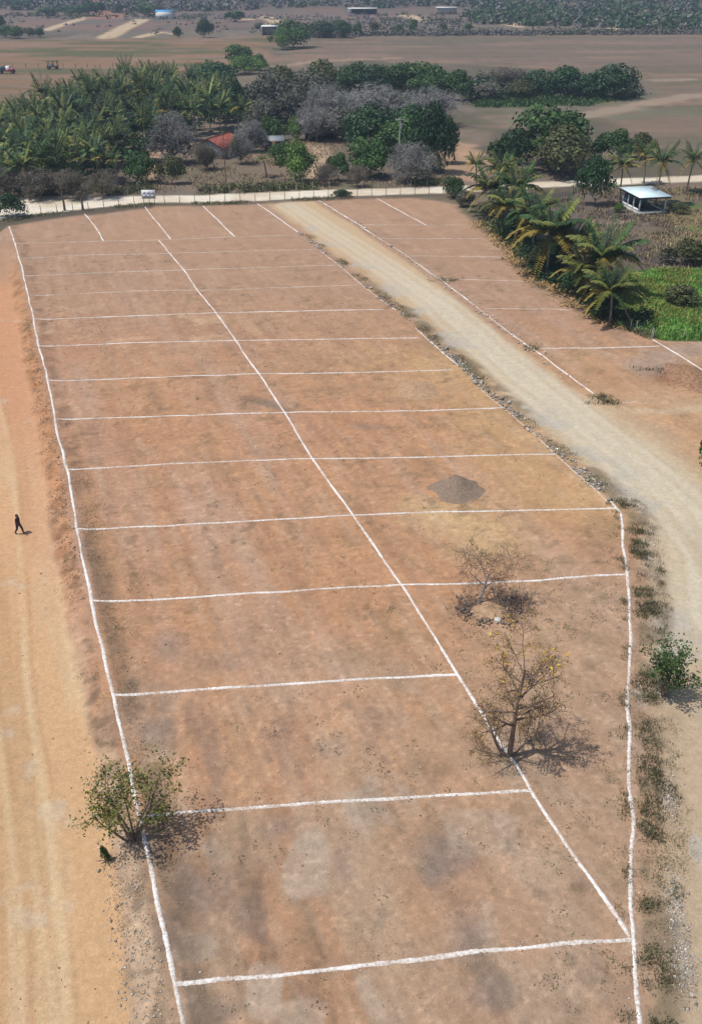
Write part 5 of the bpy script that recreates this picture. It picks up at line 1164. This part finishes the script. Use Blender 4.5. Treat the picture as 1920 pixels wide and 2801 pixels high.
shed('distant house with bright blue upper half on the far scrubland', 374, 42, 12, 8, 5.2, .1, M['blue_paint'], M['white'], (0, .10), open_front=False, cat='house', name='house', group='distant buildings')
shed('distant open barn with a pale roof near the hill foot', 826, 34, 20, 10, 4.2, 0, M['plaster'], M['dark'], (0, .05), cat='barn', name='barn', group='distant buildings')
shed('distant white building right of the open barn', 1012, 34, 16, 9, 4.6, -.05, M['plaster'], M['plaster_grey'], (0, .05), open_front=False, cat='house', name='house', group='distant buildings')
shed('tiny white building left of the open barn at the hill foot', 800, 32, 7, 6, 3.4, 0, M['white'], M['white'], (0, .05), open_front=False, cat='house', name='house', group='distant buildings')

# ------------------------------------------------------------------ truck and cart in the left field
def wheel(parent, loc, r, w_):
    g = Geo(); th = np.arange(14) * 2 * math.pi / 14
    prof = [(-w_ / 2, .55 * r), (-w_ / 2, r * .92), (-w_ * .3, r), (w_ * .3, r), (w_ / 2, r * .92), (w_ / 2, .55 * r)]
    V = np.array([[r_ * math.cos(a), y_, r_ * math.sin(a)] for y_, r_ in prof for a in th]); F = [[i * 14 + j, i * 14 + (j + 1) % 14, (i + 1) * 14 + (j + 1) % 14, (i + 1) * 14 + j] for i in range(5) for j in range(14)]
    o = obj('wheel', g.add(V, F).mesh('wheel', M['tyre']), parent, loc=loc); g = Geo(); g.tubes([(0, -w_ * .42, 0)], [(0, w_ * .42, 0)], r * .56, r * .56, 10); obj('hub', g.add([[r * .56 * math.cos(a), -w_ * .42, r * .56 * math.sin(a)] for a in np.arange(10) * .628], [[0, 1, 2, 3], [0, 3, 4, 9], [4, 5, 8, 9], [5, 6, 7, 8]]).mesh('hub', M['tin']), o)
def truck():
    t = thing('truck', 'old red and white truck with dark load bed in the left field', 'truck', on(at(18, 167)), .03)
    g = Geo().box((-2.6, 0, 1.05), (4.4, 2.1, .16)); obj('load_bed', g.mesh('load_bed', M['dark']), t)
    for y_ in (-1.0, 1.0): obj('side_board', Geo().box((-2.6, y_, 1.85), (4.4, .08, 1.45)).mesh('side_board', M['grey_blue']), t)
    obj('head_board', Geo().box((-.45, 0, 2.0), (.1, 2.1, 1.8)).mesh('head_board', M['dark']), t)
    g = Geo(); V = [(-.35, -1, .8), (1.5, -1, .8), (1.5, -1, 1.75), (1.05, -.9, 2.65), (-.35, -.9, 2.65)]; V = V + [(a, -b, c) for a, b, c in V]
    g.add(V, [[0, 1, 2, 4], [5, 9, 7, 6], [1, 6, 7, 2], [2, 7, 8, 3], [3, 8, 9, 4], [4, 9, 5, 0], [0, 5, 6, 1]]); g.F[3].append(np.array([[2, 3, 4], [7, 9, 8]])); cb = obj('cab', g.mesh('cab', M['white']), t)
    obj('windscreen', Geo().box((1.32, 0, 2.2), (.05, 1.6, .75), tilt=(0, 0)).mesh('windscreen', M['glass']), cb)
    obj('bonnet', Geo().box((2.15, 0, 1.35), (1.35, 1.8, .85), tilt=(-.06, 0)).box((.55, 0, 1.15), (1.95, 2.08, .65)).mesh('bonnet', M['red_paint']), t)
    obj('bumper', Geo().box((2.95, 0, .8), (.16, 2.0, .28)).mesh('bumper', M['dark']), t)
    for y_ in (-.65, .65): obj('headlight', Geo().box((2.86, y_, 1.35), (.06, .26, .26)).mesh('headlight', M['white']), t)
    for x_, y_ in ((2.05, -.95), (2.05, .95), (-3.4, -.95), (-3.4, .95), (-2.3, -.95), (-2.3, .95)): wheel(t, (x_, y_, .55), .55, .32)
truck()
def cart():
    t = thing('farm_cart', 'dark farm cart with a flat canopy standing in the left field', 'cart', on(at(121, 157)), 0)
    obj('deck', Geo().box((0, 0, .95), (4.6, 2.0, .18)).mesh('deck', M['dark']), t); obj('canopy', Geo().box((-.3, 0, 2.95), (5.2, 2.2, .16)).mesh('canopy', M['wood']), t)
    for x_ in (-1.6, 0.3, 2.1):
        for y_ in (-.9, .9): obj('post', Geo().box((x_, y_, 1.95), (.2, .14, 1.85)).mesh('post', M['dark']), t)
    obj('load', Geo().box((-.6, 0, 1.4), (1.5, 1.5, .72)).mesh('load', M['white']), t)
    for x_ in (-1.5, 1.5):
        for y_ in (-.95, .95): wheel(t, (x_, y_, .5), .5, .3)
cart()

# ------------------------------------------------------------------ the walking person
def person():
    me = bpy.data.meshes.new('person')
    J = {'pel': (0, 0, .93), 'wst': (.01, 0, 1.12), 'chest': (.03, 0, 1.34), 'neck': (.05, 0, 1.47), 'head': (.07, 0, 1.60), 'crown': (.07, 0, 1.70),
         'hl': (.02, .10, .88), 'kl': (.20, .12, .50), 'al': (.24, .13, .09), 'tl': (.40, .14, .05), 'hr': (0, -.10, .88), 'kr': (-.08, -.11, .48), 'ar': (-.30, -.13, .14), 'tr': (-.16, -.14, .05),
         'sl': (.03, .19, 1.39), 'el': (-.10, .25, 1.13), 'wl': (-.02, .25, .90), 'fl': (.02, .25, .80), 'sr': (.03, -.19, 1.39), 'er': (.10, -.26, 1.13), 'wr': (.28, -.25, .96), 'fr': (.36, -.24, .90)}
    Rd = {'pel': .15, 'wst': .14, 'chest': .16, 'neck': .06, 'head': .105, 'crown': .085, 'hl': .10, 'kl': .068, 'al': .045, 'tl': .04, 'hr': .10, 'kr': .068, 'ar': .045, 'tr': .04, 'sl': .07, 'el': .05, 'wl': .035, 'fl': .03, 'sr': .07, 'er': .05, 'wr': .035, 'fr': .03}
    Ed = [('pel', 'wst'), ('wst', 'chest'), ('chest', 'neck'), ('neck', 'head'), ('head', 'crown'), ('pel', 'hl'), ('hl', 'kl'), ('kl', 'al'), ('al', 'tl'), ('pel', 'hr'), ('hr', 'kr'), ('kr', 'ar'), ('ar', 'tr'), ('chest', 'sl'), ('sl', 'el'), ('el', 'wl'), ('wl', 'fl'), ('chest', 'sr'), ('sr', 'er'), ('er', 'wr'), ('wr', 'fr')]
    # fingers: four and a thumb on each hand
    for s_, wn, fn, sg in (('l', 'wl', 'fl', 1), ('r', 'wr', 'fr', -1)):
        f = np.array(J[fn]); d = f - np.array(J[wn]); d /= np.linalg.norm(d)
        for k in range(4):
            a, b = f'{s_}f{k}a', f'{s_}f{k}b'; side = np.array([.024 * (k - 1.5), 0, 0]); J[a] = tuple(f + side + d * .035); J[b] = tuple(f + side + d * (.075 if k in (1, 2) else .06) + np.array([.012, 0, 0])); Rd[a] = .010; Rd[b] = .008; Ed += [(fn, a), (a, b)]
        J[s_ + 'th'] = tuple(f + np.array([.05, 0, .01])); Rd[s_ + 'th'] = .010; Ed.append((fn, s_ + 'th'))
    names = list(J); me.from_pydata([J[n] for n in names], [(names.index(a), names.index(b)) for a, b in Ed], [])
    o = obj('person', me, loc=on(at(44, 1202), -.01), rz=-.25)
    sk = o.modifiers.new('skin', 'SKIN'); 
    for n, sv in zip(names, me.skin_vertices[0].data): k_ = 1.0 if n[0] in 'lr' else 1.3; sv.radius = (Rd[n] * k_, Rd[n] * k_); sv.use_root = (n == 'pel')
    sb = o.modifiers.new('sub', 'SUBSURF'); sb.levels = 2; sb.render_levels = 2
    m, t, p = new_mat('clothing'); tc = t.nodes.new('ShaderNodeTexCoord'); sp = t.nodes.new('ShaderNodeSeparateXYZ'); t.links.new(tc.outputs['Object'], sp.inputs[0])
    rp = t.nodes.new('ShaderNodeValToRGB'); rp.color_ramp.interpolation = 'CONSTANT'; e = rp.color_ramp.elements; e[0].position = 0; e[0].color = (.02, .015, .015, 1); e[1].position = .055; e[1].color = (.022, .020, .026, 1)
    for q, c in ((.52, (.045, .018, .02, 1)), (.815, (.16, .09, .06, 1))): z = e.new(q); z.color = c
    dv = t.nodes.new('ShaderNodeMath'); dv.operation = 'DIVIDE'; dv.inputs[1].default_value = 1.8; t.links.new(sp.outputs['Z'], dv.inputs[0]); t.links.new(dv.outputs[0], rp.inputs['Fac']); t.links.new(rp.outputs['Color'], p.inputs['Base Color']); p.inputs['Roughness'].default_value = .85
    me.materials.append(m)
    tag(o, 'person in dark clothes walking along the sandy road at left', 'person')
    # hair, face
    g = Geo(); n, k = 8, 14; th = np.linspace(0, 1.75, n); ph = np.arange(k) * 6.283 / k; V = np.array([[.06 - .012 + .112 * math.sin(a) * math.cos(b), .108 * math.sin(a) * math.sin(b), 1.645 + .13 * math.cos(a)] for a in th for b in ph]); F = [[i * k + j, i * k + (j + 1) % k, (i + 1) * k + (j + 1) % k, (i + 1) * k + j] for i in range(n - 1) for j in range(k)]
    obj('hair', g.add(V, F).mesh('hair', M['dark']), o)
    obj('nose', Geo().box((.185, 0, 1.615), (.03, .025, .04)).mesh('nose', m), o)
    for y_ in (-.035, .035): obj('eye', Geo().box((.172, y_, 1.64), (.012, .02, .012)).mesh('eye', M['dark']), o)
    for y_ in (-.112, .112): obj('ear', Geo().box((.07, y_, 1.62), (.03, .015, .05)).mesh('ear', m), o)
    obj('mouth', Geo().box((.172, 0, 1.575), (.01, .04, .01)).mesh('mouth', M['earth_red']), o)
person()

# ------------------------------------------------------------------ the hazy air
hz = Geo().box((0, 1600, 54), (18600, 3900, 118)).mesh('haze')
ho = obj('haze', hz); ho['kind'] = 'stuff'
hm = bpy.data.materials.new('haze'); hm.use_nodes = True; t = hm.node_tree; t.nodes.remove(t.nodes['Principled BSDF'])
pv = t.nodes.new('ShaderNodeVolumePrincipled'); pv.inputs['Color'].default_value = (.62, .78, 1.0, 1); pv.inputs['Density'].default_value = .00026; pv.inputs['Anisotropy'].default_value = .2
t.links.new(pv.outputs[0], t.nodes['Material Output'].inputs['Volume']); hz.materials.append(hm)
tag(ho, 'thin bluish haze in the air over the whole landscape', 'haze')
